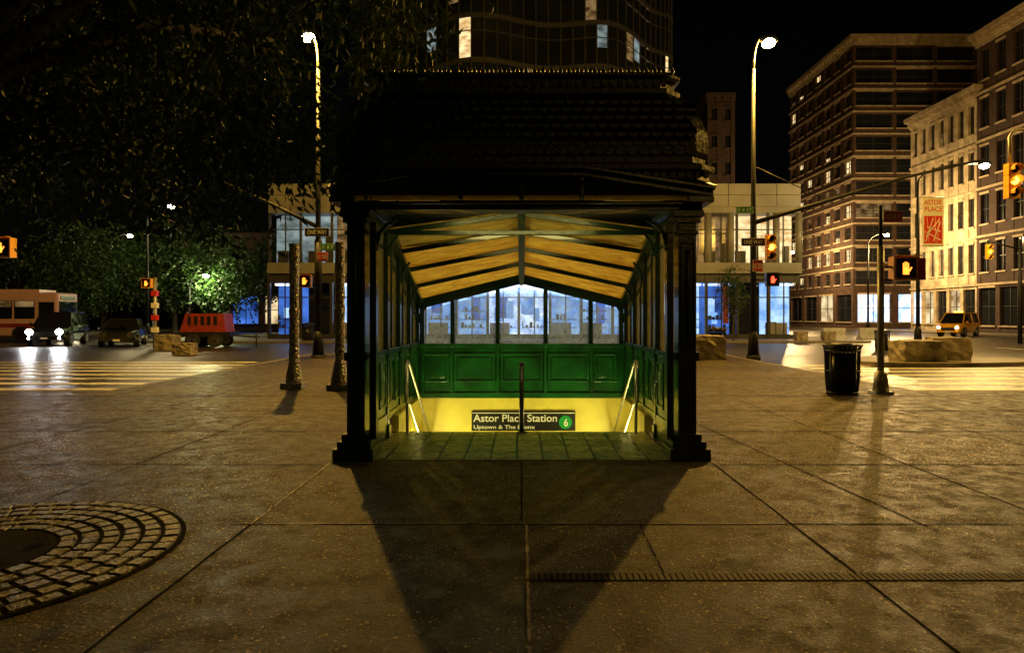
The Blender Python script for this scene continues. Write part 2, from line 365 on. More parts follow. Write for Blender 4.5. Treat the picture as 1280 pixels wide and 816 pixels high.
fp.box(-24, 21, 41, 60, -0.115, 0.01, 'kerb'); fp.box(38, 60, 20, 140, -0.115, 0.01, 'kerb'); fp.box(-60, -36, 52, 160, -0.115, 0.01, 'kerb')
pts = [(10.6+1.9*math.cos(t)*(1 if math.cos(t) < 0 else 2.6), 23.5+1.9*math.sin(t), -0.118) for t in [i*math.pi/16 for i in range(32)]]
pts = [(p[0]+2.2, p[1], p[2]) for p in pts]
fp.prism(pts, (0, 0, 0.13), 'kerb')
fp.finish('pavement')
mk = MB()
def worn(x0, x1, y0, y1):
    """a painted bar, worn through in places"""
    x = x0
    while x < x1:
        l = R.uniform(0.6, 2.4); e = min(x+l, x1)
        mk.box(x, e, y0+R.uniform(0, 0.04), y1-R.uniform(0, 0.04), -0.119, -0.114, 'paint'); x = e+(R.uniform(0.03, 0.16) if R.random() < 0.45 else 0.001)
for i in range(8):
    y = 14.9+i*1.25
    worn(-21.5-0.3*i, -8.6-0.1*i, y, y+0.42)
for i in range(7):
    y = 14.9+i*1.2
    worn(8.4+0.1*i, 15.5+0.7*i, y, y+0.42)
for i in range(9):
    mk.box(24.2, 24.36, 26+i*6, 29+i*6, -0.119, -0.114, 'paint')
mk.box(17.6, 17.76, 28, 60, -0.119, -0.114, 'paint')
mk.box(20.0, 33, 24.8, 25.3, -0.119, -0.114, 'paint')
mk.box(-36, -22.5, 26.5, 26.9, -0.119, -0.114, 'paint')
for i in range(5): mk.box(-30+0.0*i, -29.85, 28+i*7, 31+i*7, -0.119, -0.114, 'paint')
mk.finish('road_markings')
mh = MB()
mh.tube([(0, 0, -0.118), (0, 0, -0.112)], 0.42, 'blk', 28); mh.tube([(0, 0, -0.112), (0, 0, -0.109)], 0.36, 'grate', 28)
mh.finish('manhole_cover', loc=(-10.9, 17.2, 0))
sm = MB()
def caulk(p, q, wmin, wmax, k='sealant', step=0.05):
    p = Vector(p); q = Vector(q); L_ = (q-p).length; n = max(2, int(L_/step)); d = (q-p).normalized(); nn = Vector((-d.y, d.x, 0))
    prev = None
    for i in range(n+1):
        c = p+d*(L_*i/n)+nn*R.uniform(-0.003, 0.003); w_ = R.uniform(wmin, wmax)
        if prev and R.random() < 0.96: sm.quad(prev[0]-nn*prev[1], prev[0]+nn*prev[1], c+nn*w_, c-nn*w_, k)
        prev = (c, w_)
caulk((0.035, 0.6, 0.004), (0.035, 4.9, 0.004), 0.005, 0.011)
caulk((-1.95, 4.92, 0.0048), (-1.95, 6.95, 0.0048), 0.003, 0.007)
caulk((-1.85, 4.935, 0.0048), (1.9, 4.935, 0.0048), 0.002, 0.005)
caulk((2.9, 4.75, 0.004), (2.35, 10.5, 0.004), 0.005, 0.010, 'gratedk')
caulk((0.85, 4.9, 0.004), (0.83, 4.0, 0.004), 0.003, 0.006, 'gratedk')
# open slab joints over the whole plaza
for i in range(-6, 7):
    X = i*1.95
    if abs(X) < 1.0: caulk((X, 5.0, 0.0030), (X, 7.0, 0.0030), 0.004, 0.008, 'gratedk', 0.2); continue
    if i == -2: segs = ((5.6, 13.5),)
    else: segs = ((1.0, 13.5),)
    if abs(X) < 2.0: segs = ((1.0, 7.0),)
    for a, b in segs: caulk((X, a, 0.0030), (X, b, 0.0030), 0.005, 0.010, 'gratedk', 0.2)
for j in range(-1, 5):
    Y = 4.92+j*1.97
    if j == -1: rows = ((-2.4, 12),)
    elif j == 0: rows = ((-2.1, 12),)
    elif j == 1: rows = ((-12, -2.0), (2.0, 12))
    else: rows = ((-12, -2.0), (2.0, 12))
    for a, b in rows: caulk((a, Y, 0.0036), (b, Y, 0.0036), 0.006+0.002*max(j, 0), 0.011+0.003*max(j, 0), 'gratedk', 0.2)
sm.finish('pavement_joints', recalc=False)
dg = MB(); x = 0.07
dg.box(0.05, 9.0, 3.87, 3.985, 0.0005, 0.002, 'gratedk')
while x < 8.95:
    dg.box(x, x+0.026, 3.875, 3.98, 0.002, 0.0055, 'grate'); x += 0.036
for k_ in range(10): dg.box(0.05+k_*0.9, 0.05+k_*0.9+0.015, 3.865, 3.99, 0.002, 0.006, 'grate')
dg.finish('drain_grate')
CX, CY = -3.5, 4.25
cb = MB()
def disc(mb, cx, cy, r, z, k, n=64):
    mb.add([(cx+r*math.cos(2*math.pi*i/n), cy+r*math.sin(2*math.pi*i/n), z) for i in range(n)], [tuple(range(n))], k)
disc(cb, CX, CY, 1.27, 0.0065, 'gratedk'); disc(cb, CX, CY, 0.5, 0.012, 'dirt')
r = 0.51
while r < 1.2:
    w = 0.123; n = int(2*math.pi*(r+w/2)/0.14); off = R.random()
    for i in range(n):
        jit = R.uniform(-0.03, 0.03)
        a0 = 2*math.pi*(i+off+jit)/n; a1 = 2*math.pi*(i+off+0.93+jit*0.5)/n; z = 0.017+R.uniform(-0.003, 0.003)
        r0 = r+0.003+R.uniform(0, 0.004); r1 = r+w-0.009-R.uniform(0, 0.004)
        ins = 0.012
        P = lambda rr, a, zz: (CX+rr*math.cos(a), CY+rr*math.sin(a), zz)
        da = ins/r
        t1, t2 = R.uniform(-.0012, .0012), R.uniform(-.0012, .0012)
        vs = [P(r0, a0, .004), P(r0, a1, .004), P(r1, a1, .004), P(r1, a0, .004), P(r0+ins, a0+da, z+t1), P(r0+ins, a1-da, z+t2), P(r1-ins, a1-da, z-t1), P(r1-ins, a0+da, z-t2)]
        cb.add(vs, [(4, 5, 6, 7), (0, 1, 5, 4), (1, 2, 6, 5), (2, 3, 7, 6), (3, 0, 4, 7)], 'cobble')
    r += w
cb.finish('cobblestone_ring')

# ------------------------------------------------------------------ subway kiosk
K = grp('subway_entrance_kiosk')
st = MB()
st.box(-1.62, 1.62, 7.12, 8.83, -0.2, 0.006, 'tiles')
st.finish('landing_tiles', K)
st = MB()
for i in range(16):
    st.box(-1.60, 1.60, 8.835+i*0.28, 8.835+(i+1)*0.28, -3.3, -0.17*(i+1), 'steps')
st.finish('stairs', K)
sw = MB()
for s in (-1, 1):
    sw.box(s*1.6, s*1.75, 8.84, 13.5, -3.3, -0.002, 'yellow')
    sw.box(s*1.6, s*1.7, 8.9, 10.95, 0.0, 0.21, 'yellow')
sw.box(-1.6, 1.6, 10.96, 11.1, -1.0, 0.185, 'yellow')
sw.box(-1.6, 1.6, 11.1, 13.5, -0.9, -0.7, 'yellow'); sw.box(-1.6, 1.6, 13.4, 13.5, -3.3, -0.9, 'yellow')
sw.finish('stairwell_walls', K)
def eave(y): return 2.56 if y <= 8.45 else 2.56-(y-8.45)*0.335
def ridge(y): return 2.79 if y <= 8.45 else 2.79-(y-8.45)*0.262
ys = [7.42, 8.45, 9.30, 10.15, 11.0]
for s in (-1, 1):
    fr = MB(); pn = MB(); gl = MB()
    X = s*1.70
    for i, y in enumerate(ys[1:]):
        zt = eave(y)
        fr.box(X-0.055, X+0.055, y-0.05, y+0.05, 0.0, zt+0.02, 'iron')
        fr.box(X-0.075, X+0.075, y-0.07, y+0.07, 0.0, 0.16, 'iron')
        fr.box(X-0.068, X+0.068, y-0.062, y+0.062, 1.0, 1.1, 'iron')
        fr.box(X-0.068, X+0.068, y-0.062, y+0.062, zt-0.22, zt-0.16, 'iron')
        bp_ = [(X-s*0.05, y, zt-0.32+0.0), (X-s*0.09, y, zt-0.16), (X-s*0.18, y, zt-0.04)]
        fr.tube(bp_, [0.022, 0.02, 0.016], 'iron', 6)
    for a, b in zip(ys, ys[1:]):
        a2 = a if a > 7.5 else 7.42; y0 = a2+0.05; y1 = b-0.05
        pn.box(X-0.035, X+0.035, y0, y1, 0.21 if a > 8 else 0.0, 1.03, 'green')
        fr.box(X-0.06, X+0.06, y0, y1, 1.03, 1.09, 'iron')
        fr.box(X-0.05, X+0.05, y0, y1, 0.212 if a > 8 else 0.0, 0.30, 'iron')
        n = 2
        for j in range(n):
            u0 = y0+(y1-y0)*j/n+0.05; u1 = y0+(y1-y0)*(j+1)/n-0.05
            for t in (1, -1):
                fx0 = X+t*0.034; fx1 = X+t*0.052
                pn.box(fx0, fx1, u0, u1, 0.40, 0.43, 'green'); pn.box(fx0, fx1, u0, u1, 0.92, 0.95, 'green')
                pn.box(fx0, fx1, u0, u0+0.03, 0.43, 0.92, 'green'); pn.box(fx0, fx1, u1-0.03, u1, 0.43, 0.92, 'green')
                pn.box(fx0, fx1-t*0.004, u0+0.08, u1-0.08, 0.5, 0.85, 'green')
        ym = (y0+y1)/2
        fr.box(X-0.022, X+0.022, ym-0.02, ym+0.02, 1.09, eave(ym)-0.02, 'iron')
        gl.quad((X, y0, 1.09), (X, y1, 1.09), (X, y1, eave(y1)-0.03), (X, y0, eave(y0)-0.03), 'glass_side')
        fr.beam((X, a2, eave(a2)-0.0), (X, b, eave(b)-0.0), 0.13, 0.09, 'iron')
        fr.beam((X, a2, eave(a2)-0.22), (X, b, eave(b)-0.22), 0.05, 0.035, 'iron')
    fr.finish('side_frame', K, 0.006); pn.finish('side_panels', K, 0.004); gl.finish('side_glass', K)
fp_ = MB()
for s in (-1, 1):
    c = s*1.75; y0 = 7.2; y1 = 7.42
    fp_.box(c-0.21, c+0.21, 7.06, 7.54, 0, 0.12, 'iron'); fp_.box(c-0.175, c+0.175, 7.10, 7.50, 0.12, 0.19, 'iron')
    fp_.box(c-0.14, c+0.14, 7.15, 7.46, 0.19, 0.26, 'iron')
    fp_.box(c-0.095, c+0.095, 7.2, 7.42, 0.26, 2.60, 'iron')
    for xx in (-0.078, 0.058):
        fp_.box(c+xx, c+xx+0.02, 7.184, 7.2, 0.36, 1.0, 'iron'); fp_.box(c+xx, c+xx+0.02, 7.184, 7.2, 1.18, 2.28, 'iron')
    for zz in (0.36, 0.98, 1.18, 2.26):
        fp_.box(c-0.058, c+0.058, 7.184, 7.2, zz, zz+0.02, 'iron')
    fp_.tube([(c, 7.185, 1.25), (c, 7.185, 2.2)], 0.022, 'iron', 8)
    fp_.box(c-0.12, c+0.12, 7.175, 7.44, 1.03, 1.12, 'iron')
    fp_.box(c-0.115, c+0.115, 7.18, 7.44, 2.36, 2.40, 'iron')
    fp_.box(c-0.13, c+0.13, 7.165, 7.46, 2.48, 2.54, 'iron'); fp_.box(c-0.16, c+0.16, 7.14, 7.49, 2.54, 2.61, 'iron')
    fp_.box(c-s*0.17-0.035, c-s*0.17+0.035, 7.25, 7.36, 0.19, 2.5, 'iron')
    fp_.tube([(c-s*0.2, 7.3, 2.25), (c-s*0.23, 7.3, 2.38), (c-s*0.31, 7.3, 2.48), (c-s*0.42, 7.3, 2.52)], [0.02, 0.025, 0.022, 0.015], 'iron', 8)
    fp_.ball((c-s*0.2, 7.3, 2.22), 0.03, 'iron', 6)
fp_.finish('front_piers', K, 0.006)
en = MB()
en.box(-1.9, 1.9, 7.16, 7.40, 2.612, 2.66, 'iron')
en.box(-1.96, 1.96, 7.08, 7.46, 2.66, 2.69, 'iron')
prof = [(-1.95, 2.74), (-0.62, 2.95), (0.62, 2.95), (1.95, 2.74)]
for a, b in zip(prof, prof[1:]):
    en.beam((a[0], 6.98, a[1]), (b[0], 6.98, b[1]), 0.10, 0.055, 'iron')
    en.beam((a[0], 6.94, a[1]+0.045), (b[0], 6.94, b[1]+0.045), 0.20, 0.03, 'iron')
for x in (-0.62, 0, 0.62):
    en.box(x-0.02, x+0.02, 6.96, 7.02, 2.69, 2.93, 'iron')
en.box(-1.9, 1.9, 7.42, 7.5, 2.62, 2.66, 'iron')
for s in (-1, 1):
    en.box(s*1.62, s*1.92, 7.4, 8.5, 2.62, 2.72, 'iron')
    en.box(s*1.70, s*1.96, 6.94, 7.08, 2.66, 2.72, 'iron')
en.box(-1.75, 1.75, 8.41, 8.49, 2.50, 2.555, 'iron')
en.finish('entablature', K, 0.005)
am = MB()
am.quad((-0.62, 7.03, 2.69), (0.62, 7.03, 2.69), (0.62, 7.03, 2.93), (-0.62, 7.03, 2.93), 'amber')
for s in (-1, 1): am.add([(s*1.85, 7.03, 2.69), (s*0.62, 7.03, 2.69), (s*0.62, 7.03, 2.93), (s*1.85, 7.03, 2.73)], [(0, 1, 2, 3)], 'amber')
am.quad((-1.62, 7.45, 2.80), (1.62, 7.45, 2.80), (1.62, 8.5, 2.83), (-1.62, 8.5, 2.83), 'amber')
for s in (-1, 1):
    for i in range(5):
        a = 8.45+i*0.51; b = a+0.51
        am.quad((0, a, ridge(a)+0.02), (s*1.72, a, eave(a)+0.02), (s*1.72, b, eave(b)+0.02), (0, b, ridge(b)+0.02), 'amber')
am.finish('amber_roof_panels', K, recalc=False)
rf = MB()
for s in (-1, 1):
    for y in (8.47, 9.05, 9.66, 10.28):
        rf.beam((0, y, ridge(y)-0.02), (s*1.68, y, eave(y)-0.02), 0.045, 0.06, 'iron')
    for y in (10.93,):
        rf.beam((0, y, ridge(y)-0.05), (s*1.68, y, eave(y)-0.05), 0.1, 0.15, 'iron')
    rf.beam((s*1.60, 8.45, eave(8.45)-0.03), (s*1.60, 10.98, eave(10.98)-0.03), 0.06, 0.06, 'iron')
rf.beam((0, 8.4, ridge(8.4)-0.06), (0, 10.9, ridge(10.9)-0.06), 0.09, 0.12, 'iron')
rf.beam((0, 8.4, ridge(8.4)-0.14), (0, 10.9, ridge(10.9)-0.14), 0.05, 0.05, 'iron')
rf.finish('roof_rafters', K, 0.004)
bw = MB(); bg = MB(); bpnl = MB()
BY = 11.0
for x in (-1.60, -1.11, -0.385, 0.385, 1.11, 1.60):
    zt = 2.10-abs(x)*0.235
    bw.box(x-0.035, x+0.035, BY-0.04, BY+0.05, 1.05, zt-0.02, 'iron')
bw.box(-1.68, 1.68, BY-0.07, BY+0.06, 1.0, 1.06, 'green'); bw.box(-1.68, 1.68, BY-0.055, BY+0.05, 0.185, 0.27, 'green')
bw.finish('back_frame', K, 0.005)
for a, b in ((-1.57, -1.145), (-1.075, -0.42), (-0.35, 0.35), (0.42, 1.075), (1.145, 1.57)):
    za = 2.10-abs(a)*0.235-0.13; zb = 2.10-abs(b)*0.235-0.13
    if a < 0 < b: bg.add([(a, BY, 1.05), (b, BY, 1.05), (b, BY, zb), (0, BY, 1.97), (a, BY, za)], [(0, 1, 2, 3, 4)], 'glass_back')
    else: bg.add([(a, BY, 1.05), (b, BY, 1.05), (b, BY, zb), (a, BY, za)], [(0, 1, 2, 3)], 'glass_back')
bg.finish('back_windows', K)
bpnl.box(-1.66, 1.66, BY-0.02, BY+0.04, 0.27, 1.0, 'green')
xs = [-1.58, -1.12, -0.38, 0.38, 1.12, 1.58]
for a, b in zip(xs, xs[1:]):
    u0, u1 = a+0.045, b-0.045; yf = BY-0.02
    bpnl.box(a-0.02, a+0.02, yf-0.03, yf, 0.27, 1.0, 'green')
    for z0, z1 in ((0.44, 0.90),):
        bpnl.box(u0, u1, yf-0.022, yf, z0, z0+0.03, 'green'); bpnl.box(u0, u1, yf-0.022, yf, z1-0.03, z1, 'green')
        bpnl.box(u0, u0+0.03, yf-0.022, yf, z0+0.03, z1-0.03, 'green'); bpnl.box(u1-0.03, u1, yf-0.022, yf, z0+0.03, z1-0.03, 'green')
        bpnl.box(u0+0.07, u1-0.07, yf-0.014, yf, z0+0.07, z1-0.07, 'green')
bpnl.finish('back_panels', K, 0.004)
# cast-iron domed roof over the entrance
dm = MB()
x0, x1, y0, y1 = -1.92, 1.92, 7.05, 9.6
prof = [(-0.02, 2.74), (-0.08, 2.80), (-0.12, 2.86), (-0.06, 2.90), (-0.05, 2.97), (-0.10, 3.0), (-0.10, 3.05), (-0.02, 3.08), (-0.02, 3.14), (-0.04, 3.2), (-0.05, 3.32), (-0.03, 3.44), (0.01, 3.56), (0.07, 3.67), (0.14, 3.76), (0.24, 3.83), (0.20, 3.86), (0.20, 3.91), (0.26, 3.93), (0.26, 4.02), (0.20, 4.05), (0.20, 4.08), (0.5, 4.10)]
rings = []
for ins, z in prof:
    c = 0.18
    a0, a1, b0, b1 = x0+ins, x1-ins, y0+ins*0.9, y1-ins*0.9
    rings.append([(a0+c, b0, z), (a1-c, b0, z), (a1, b0+c, z), (a1, b1-c, z), (a1-c, b1, z), (a0+c, b1, z), (a0, b1-c, z), (a0, b0+c, z)])
vs = [p for r_ in rings for p in r_]; fs = []
for i in range(len(rings)-1):
    for j in range(8): fs.append((i*8+j, i*8+(j+1) % 8, (i+1)*8+(j+1) % 8, (i+1)*8+j))
fs.append(tuple((len(rings)-1)*8+j for j in range(8)))
dm.add(vs, fs, 'ironblk')
dm.finish('dome_roof', K)
sh = MB()
def ins_at(zz):
    for (i0, z0), (i1, z1) in zip(prof, prof[1:]):
        if z0 <= zz <= z1 and z1 > z0: return i0+(i1-i0)*(zz-z0)/(z1-z0)
    return 0.24
for row in range(7):
    z = 3.16+row*0.092
    i0 = ins_at(z); i1 = ins_at(min(z+0.10, 3.82)); n = 30
    for k_ in range(n):
        w = (3.6-2*max(i0, 0))/n; xc = -1.8+max(i0, 0)+w*(k_+0.5+(0.5 if row % 2 else 0)*0.9)
        if xc > 1.78: continue
        yb = y0+i0*0.9; yt = y0+i1*0.9
        lo = []; hi = []
        for t in range(5):
            a = math.pi+math.pi*t/4
            lo.append((xc+w*0.47*math.cos(a), yb-0.03, z+0.03+0.04*math.sin(a)))
        hi = [(xc+w*0.47, yt-0.006, z+0.10), (xc-w*0.47, yt-0.006, z+0.10)]
        sh.prism(lo+hi, (0, 0.02, 0), 'ironblk')
    n = 18
    for s in (-1, 1):
        for k_ in range(n):
            w = 2.2/n; yc = y0+0.2+w*(k_+0.5)
            xb = s*(1.92-i0); xt = s*(1.92-i1)
            sh.prism([(xb+s*0.02, yc-w*0.45, z+0.02), (xb+s*0.02, yc, z-0.015), (xb+s*0.02, yc+w*0.45, z+0.02), (xt+s*0.006, yc+w*0.45, z+0.10), (xt+s*0.006, yc-w*0.45, z+0.10)], (-s*0.014, 0, 0), 'ironblk')
for k_ in range(44):
    x = -1.88+k_*0.087
    sh.box(x, x+0.045, 6.96, 7.0, 2.91, 2.97, 'ironblk')
for k_ in range(36):
    x = -1.60+k_*0.0915
    sh.box(x-0.02, x+0.02, 7.245, 7.28, 3.94, 4.01, 'ironblk')
    sh.tube([(x, 7.27, 4.06), (x, 7.27, 4.10), (x, 7.27, 4.15)], [0.012, 0.028, 0.006], 'ironblk', 6)
sh.finish('dome_shingles_and_cresting', K)
hr = MB()
for s in (-1, 1):
    X = s*1.46
    hr.tube([(X, 8.62, 0.42), (X, 8.56, 0.60), (X, 8.56, 0.84), (X, 8.63, 0.92), (X, 8.75, 0.92), (X, 8.88, 0.87), (X, 11.0, -0.45), (X, 12.5, -1.36)], 0.02, 'steel', 10)
    hr.tube([(X, 8.62, 0.42), (X, 8.88, 0.36), (X, 11.0, -0.95)], 0.018, 'steel', 10)
    hr.tube([(X, 8.72, 0.0), (X, 8.72, 0.92)], 0.02, 'steel', 10)
    hr.tube([(X, 8.72, 0.0), (X, 8.72, 0.012)], 0.05, 'steel', 12)
hr.finish('handrails', K)
cp = MB()
cp.tube([(0, 8.74, 0.0), (0, 8.74, 0.86)], 0.03, 'blk', 12); cp.ball((0, 8.74, 0.88), 0.036, 'blk', 8)
cp.tube([(0, 8.74, 0.0), (0, 8.74, 0.02)], 0.07, 'blk', 12)
cp.tube([(0, 8.74, 0.8), (0, 8.95, 0.74), (0, 11.0, -0.5), (0, 12.4, -1.35)], 0.022, 'blk', 10)
cp.tube([(0, 10.2, -0.95), (0, 10.2, -0.02)], 0.022, 'blk', 10)
cp.finish('centre_handrail', K)
sg = MB()
sg.box(-0.80, 0.86, 10.92, 10.955, -0.335, -0.02, 'signblk')
sg.box(-0.79, 0.85, 10.916, 10.92, -0.055, -0.043, 'white')
n = 28
sg.add([(0.70+0.105*math.cos(2*math.pi*i/n), 10.915, -0.195+0.105*math.sin(2*math.pi*i/n)) for i in range(n)], [tuple(range(n))], 'signgreen')
sg.finish('station_sign_panel', K)
text('Astor Place Station', 'station_sign_text', (-0.77, 10.914, -0.185), 1.34, 'white', K, height=0.12)
text('Uptown & The Bronx', 'station_sign_subtext', (-0.77, 10.914, -0.30), 0.98, 'white', K, height=0.08)
text('6', 'station_sign_route', (0.672, 10.911, -0.255), 0.065, 'white', K, height=0.12)
fx = MB()
for s in (-1, 1):
    fx.box(s*1.6, s*1.53, 9.3, 10.7, -0.62, -0.50, 'white'); fx.box(s*1.53, s*1.515, 9.34, 10.66, -0.60, -0.52, 'tube')
fx.box(-0.9, 0.9, 7.52, 7.60, 2.72, 2.79, 'blk')  # housing of the added landing light, out of sight
fx.finish('light_fixtures', K)
for s in (-1, 1):
    light('AREA', 'stairwell_tube_light', (s*1.49, 10.0, -0.56), 62, (1.0, 0.88, 0.26), K, 1.3, (0, math.radians(-90-25 if s < 0 else 90+25), 0), 0.1)
light('AREA', 'stairwell_lower_light', (0, 9.3, -1.0), 84, (1.0, 0.84, 0.20), K, 2.4, (math.radians(160), 0, 0), 0.2)
light('AREA', 'landing_fill_light', (0, 7.64, 2.70), 15, (1.0, 0.84, 0.24), K, 1.8, (math.radians(36), 0, 0), 0.08)  # added fill, hidden behind the tie beam, to light the landing

# ------------------------------------------------------------------ street furniture
def street_lamp(x, y, h, ax, ay, power, col, lens='lamp_on', dark=True, r=0.09, drop=0.35, name='street_lamp', lr=0.2):
    g = grp(name, (x, y, 0)); mb = MB(); k = 'poledark' if dark else 'galv'
    mb.tube([(0, 0, -0.12), (0, 0, 0.1)], [0.26, 0.26], k, 8); mb.tube([(0, 0, 0.1), (0, 0, 0.75), (0, 0, 0.95)], [0.21, 0.17, r*1.25], k, 8)
    mb.tube([(0, 0, 0.9), (0, 0, h*0.5), (0, 0, h-1.1)], [r*1.15, r, r*0.72], k, 12)
    pts_ = []
    for t in range(9):
        u = t/8; pts_.append((ax*(1-math.cos(u*math.pi/2)), ay*(1-math.cos(u*math.pi/2)), h-1.1+1.05*math.sin(u*math.pi/2)))
    mb.tube(pts_, r*0.55, k, 8)
    d = Vector((ax, ay, 0)); d = d.normalized() if d.length > 0 else Vector((1, 0, 0))
    c = Vector((ax, ay, h-0.05)); e = c+d*0.62
    mb.tube([c-d*0.05, c+d*0.12, c+d*0.4, e], [0.06, 0.15, 0.17, 0.07], k, 10)
    mb.finish('pole_and_arm', g)
    l = MB(); q = c+d*0.3
    l.ball((q.x, q.y, q.z-0.13), lr, lens, 8, (1.2, 1.2, 0.8)); l.finish('lamp_lens', g)
    light('POINT', 'lamp_light', (q.x, q.y, q.z-drop-0.1), power, col, g, 0.12)
    return g
SOD = (1.0, 0.54, 0.075)
LR = street_lamp(8.35, 24.6, 11.5, 0.25, 0, 7600, SOD)
LL = street_lamp(-7.33, 24.6, 11.5, -0.1, -0.25, 7600, SOD)
street_lamp(9.5, -22, 11.0, -0.6, 0, 600, SOD)     # unseen fill lamp, added behind the viewer to lighten the fronts
street_lamp(20.9, 36, 9.6, 3.2, 0, 4200, (1.0, 0.66, 0.22), 'lamp_far')
street_lamp(33.5, 66, 9.5, 1.5, 0, 9500, (1.0, 0.64, 0.25), 'lamp_far')
street_lamp(31, 84, 9.5, 2.0, 0, 6500, (1.0, 0.64, 0.26), 'lamp_far')
street_lamp(-28.5, 52, 10, 1.5, 0, 900, (1.0, 0.8, 0.4), 'lamp_far')
street_lamp(-38.5, 64, 9.2, 1.5, 0, 800, (1.0, 0.8, 0.4), 'lamp_far')
street_lamp(-26.5, 54.5, 4.9, 1.0, 0, 1200, (0.95, 1.0, 0.5), 'lamp_far')
for x in (-4.73, -3.70):
    mb = MB()
    mb.box(-0.22, 0.22, -0.22, 0.22, 0, 0.12, 'mosaic')
    zs = [0.1+i*0.1 for i in range(30)]
    mb.tube([(0, 0, z) for z in zs], [(0.20-0.09*min(1, (z-0.1)/0.5) if z < 0.6 else 0.105)+R.uniform(-0.012, 0.012) for z in zs], 'mosaic', 10)
    mb.finish('mosaic_column', loc=(x, 14.2 if x < -4 else 13.9, 0))

def wheelmesh(mb, x, y, r, w, k='rubber'):
    mb.tube([(x, y-w/2, r), (x, y+w/2, r)], r, k, 20); 
    mb.tube([(x, y-w/2-0.012, r), (x, y+w/2+0.012, r)], r*0.62, 'steel', 12)
    mb.tube([(x, y-w/2-0.02, r), (x, y+w/2+0.02, r)], r*0.2, 'blk', 8)

def traffic_signal(mb, x, y, z, lit=None, s=1.0, k='sigyel'):
    for i in range(3):
        zc = z+(1-i)*0.34*s
        mb.box(x-0.17*s, x+0.17*s, y, y+0.22*s, zc-0.165*s, zc+0.165*s, k)
        mb.tube([(x, y-0.005, zc), (x, y-0.02*s, zc)], 0.12*s, (lit if (lit and lit[1] == i) else (None,))[0] or 'blk', 14)
        n = 8; vs = []; 
        for j in range(n+1):
            a = math.radians(-20)+math.radians(220)*j/n
            vs += [(x+0.135*s*math.cos(a), y, zc+0.135*s*math.sin(a)), (x+0.135*s*math.cos(a), y-0.2*s, zc+0.135*s*math.sin(a))]
        mb.add(vs, [(2*j, 2*j+1, 2*j+3, 2*j+2) for j in range(n)], k)
def ped_signal(mb, x, y, z, lit='redlit', k='blk', side=1):
    mb.box(x-0.23, x+0.23, y, y+0.22, z-0.23, z+0.23, k)
    mb.box(x-0.19, x+0.19, y-0.008, y-0.001, z-0.19, z+0.19, 'blk')
    mb.box(x-0.07, x+0.05, y-0.014, y-0.009, z-0.12, z+0.02, lit)
    for j in range(4): mb.box(x-0.07+j*0.031, x-0.048+j*0.031, y-0.014, y-0.009, z+0.022, z+0.10+0.02*(j in (1, 2)), lit)
    mb.beam((x+0.052, y-0.0115, z-0.06), (x+0.10, y-0.0115, z+0.02), 0.005, 0.025, lit, up=(0, 0, 1))
    for j in range(1): mb.box(x-0.25, x+0.25, y-0.16, y, z+0.232, z+0.245, k)
def sign(name, body, x, y, z, w, h, k, tk, parent, tw=0.8):
    mb = MB(); mb.box(x-w/2, x+w/2, y, y+0.02, z-h/2, z+h/2, tk); mb.box(x-w/2+0.015, x+w/2-0.015, y-0.003, y, z-h/2+0.015, z+h/2-0.015, k)
    mb.finish(name, parent)
    if body: text(body, name+'_text', (x-w*tw/2, y-0.006, z-h*0.26), w*tw, tk, parent, height=h*0.52)

g = grp('traffic_light', (8.35, 24.6, 0)); mb = MB()
mb.tube([(0, 0, 4.85), (2.5, 0, 5.6), (5.5, 0, 6.5), (8.35, 0, 7.15)], [0.085, 0.07, 0.055, 0.04], 'poledark', 8)
mb.tube([(0, 0, 6.9), (2.6, 0, 5.7)], 0.018, 'poledark', 6)
mb.tube([(0, 0, 4.1), (0.55, -0.1, 4.1)], 0.025, 'poledark', 6)
mb.finish('mast_arm', g)
mb = MB(); traffic_signal(mb, 0.55, -0.25, 3.95, ('amberlit', 1), 0.9); mb.finish('signal_head', g)
mb = MB(); ped_signal(mb, 0.62, -0.25, 2.8, 'redlit'); mb.tube([(0, 0, 2.8), (0.5, -0.15, 2.8)], 0.025, 'blk', 6); mb.finish('pedestrian_head', g)
sign('street_name_sign', 'E 8 ST', -0.35, -0.12, 5.3, 0.62, 0.24, 'signgreen', 'white', g)
sign('one_way_sign', 'ONE WAY', -0.05, -0.14, 4.15, 0.85, 0.28, 'signblk', 'white', g)
sign('regulatory_sign', 'NO TURN', 0.12, -0.14, 3.3, 0.36, 0.42, 'signred', 'white', g)
g = grp('traffic_light', (-7.33, 24.6, 0)); mb = MB()
mb.tube([(0, 0, 4.7), (-1.6, 0, 5.5), (-3.4, 0, 6.3)], [0.08, 0.06, 0.045], 'poledark', 8)
mb.tube([(0, 0, 4.25), (0.0, 0, 2.0)], 0.135, 'poledark', 10)
mb.finish('mast_arm', g)
mb = MB(); ped_signal(mb, -0.42, -0.25, 2.75, 'orangelit', 'sigyel'); mb.finish('pedestrian_head', g)
sign('one_way_sign', 'ONE WAY', 0.0, -0.16, 4.5, 0.88, 0.30, 'signblk', 'white', g)
sign('street_name_sign', 'E 8 ST', 0.45, -0.16, 3.97, 0.65, 0.24, 'signgreen', 'white', g)
sign('regulatory_sign', 'NO TURN', 0.2, -0.18, 3.62, 0.40, 0.32, 'signred', 'white', g)

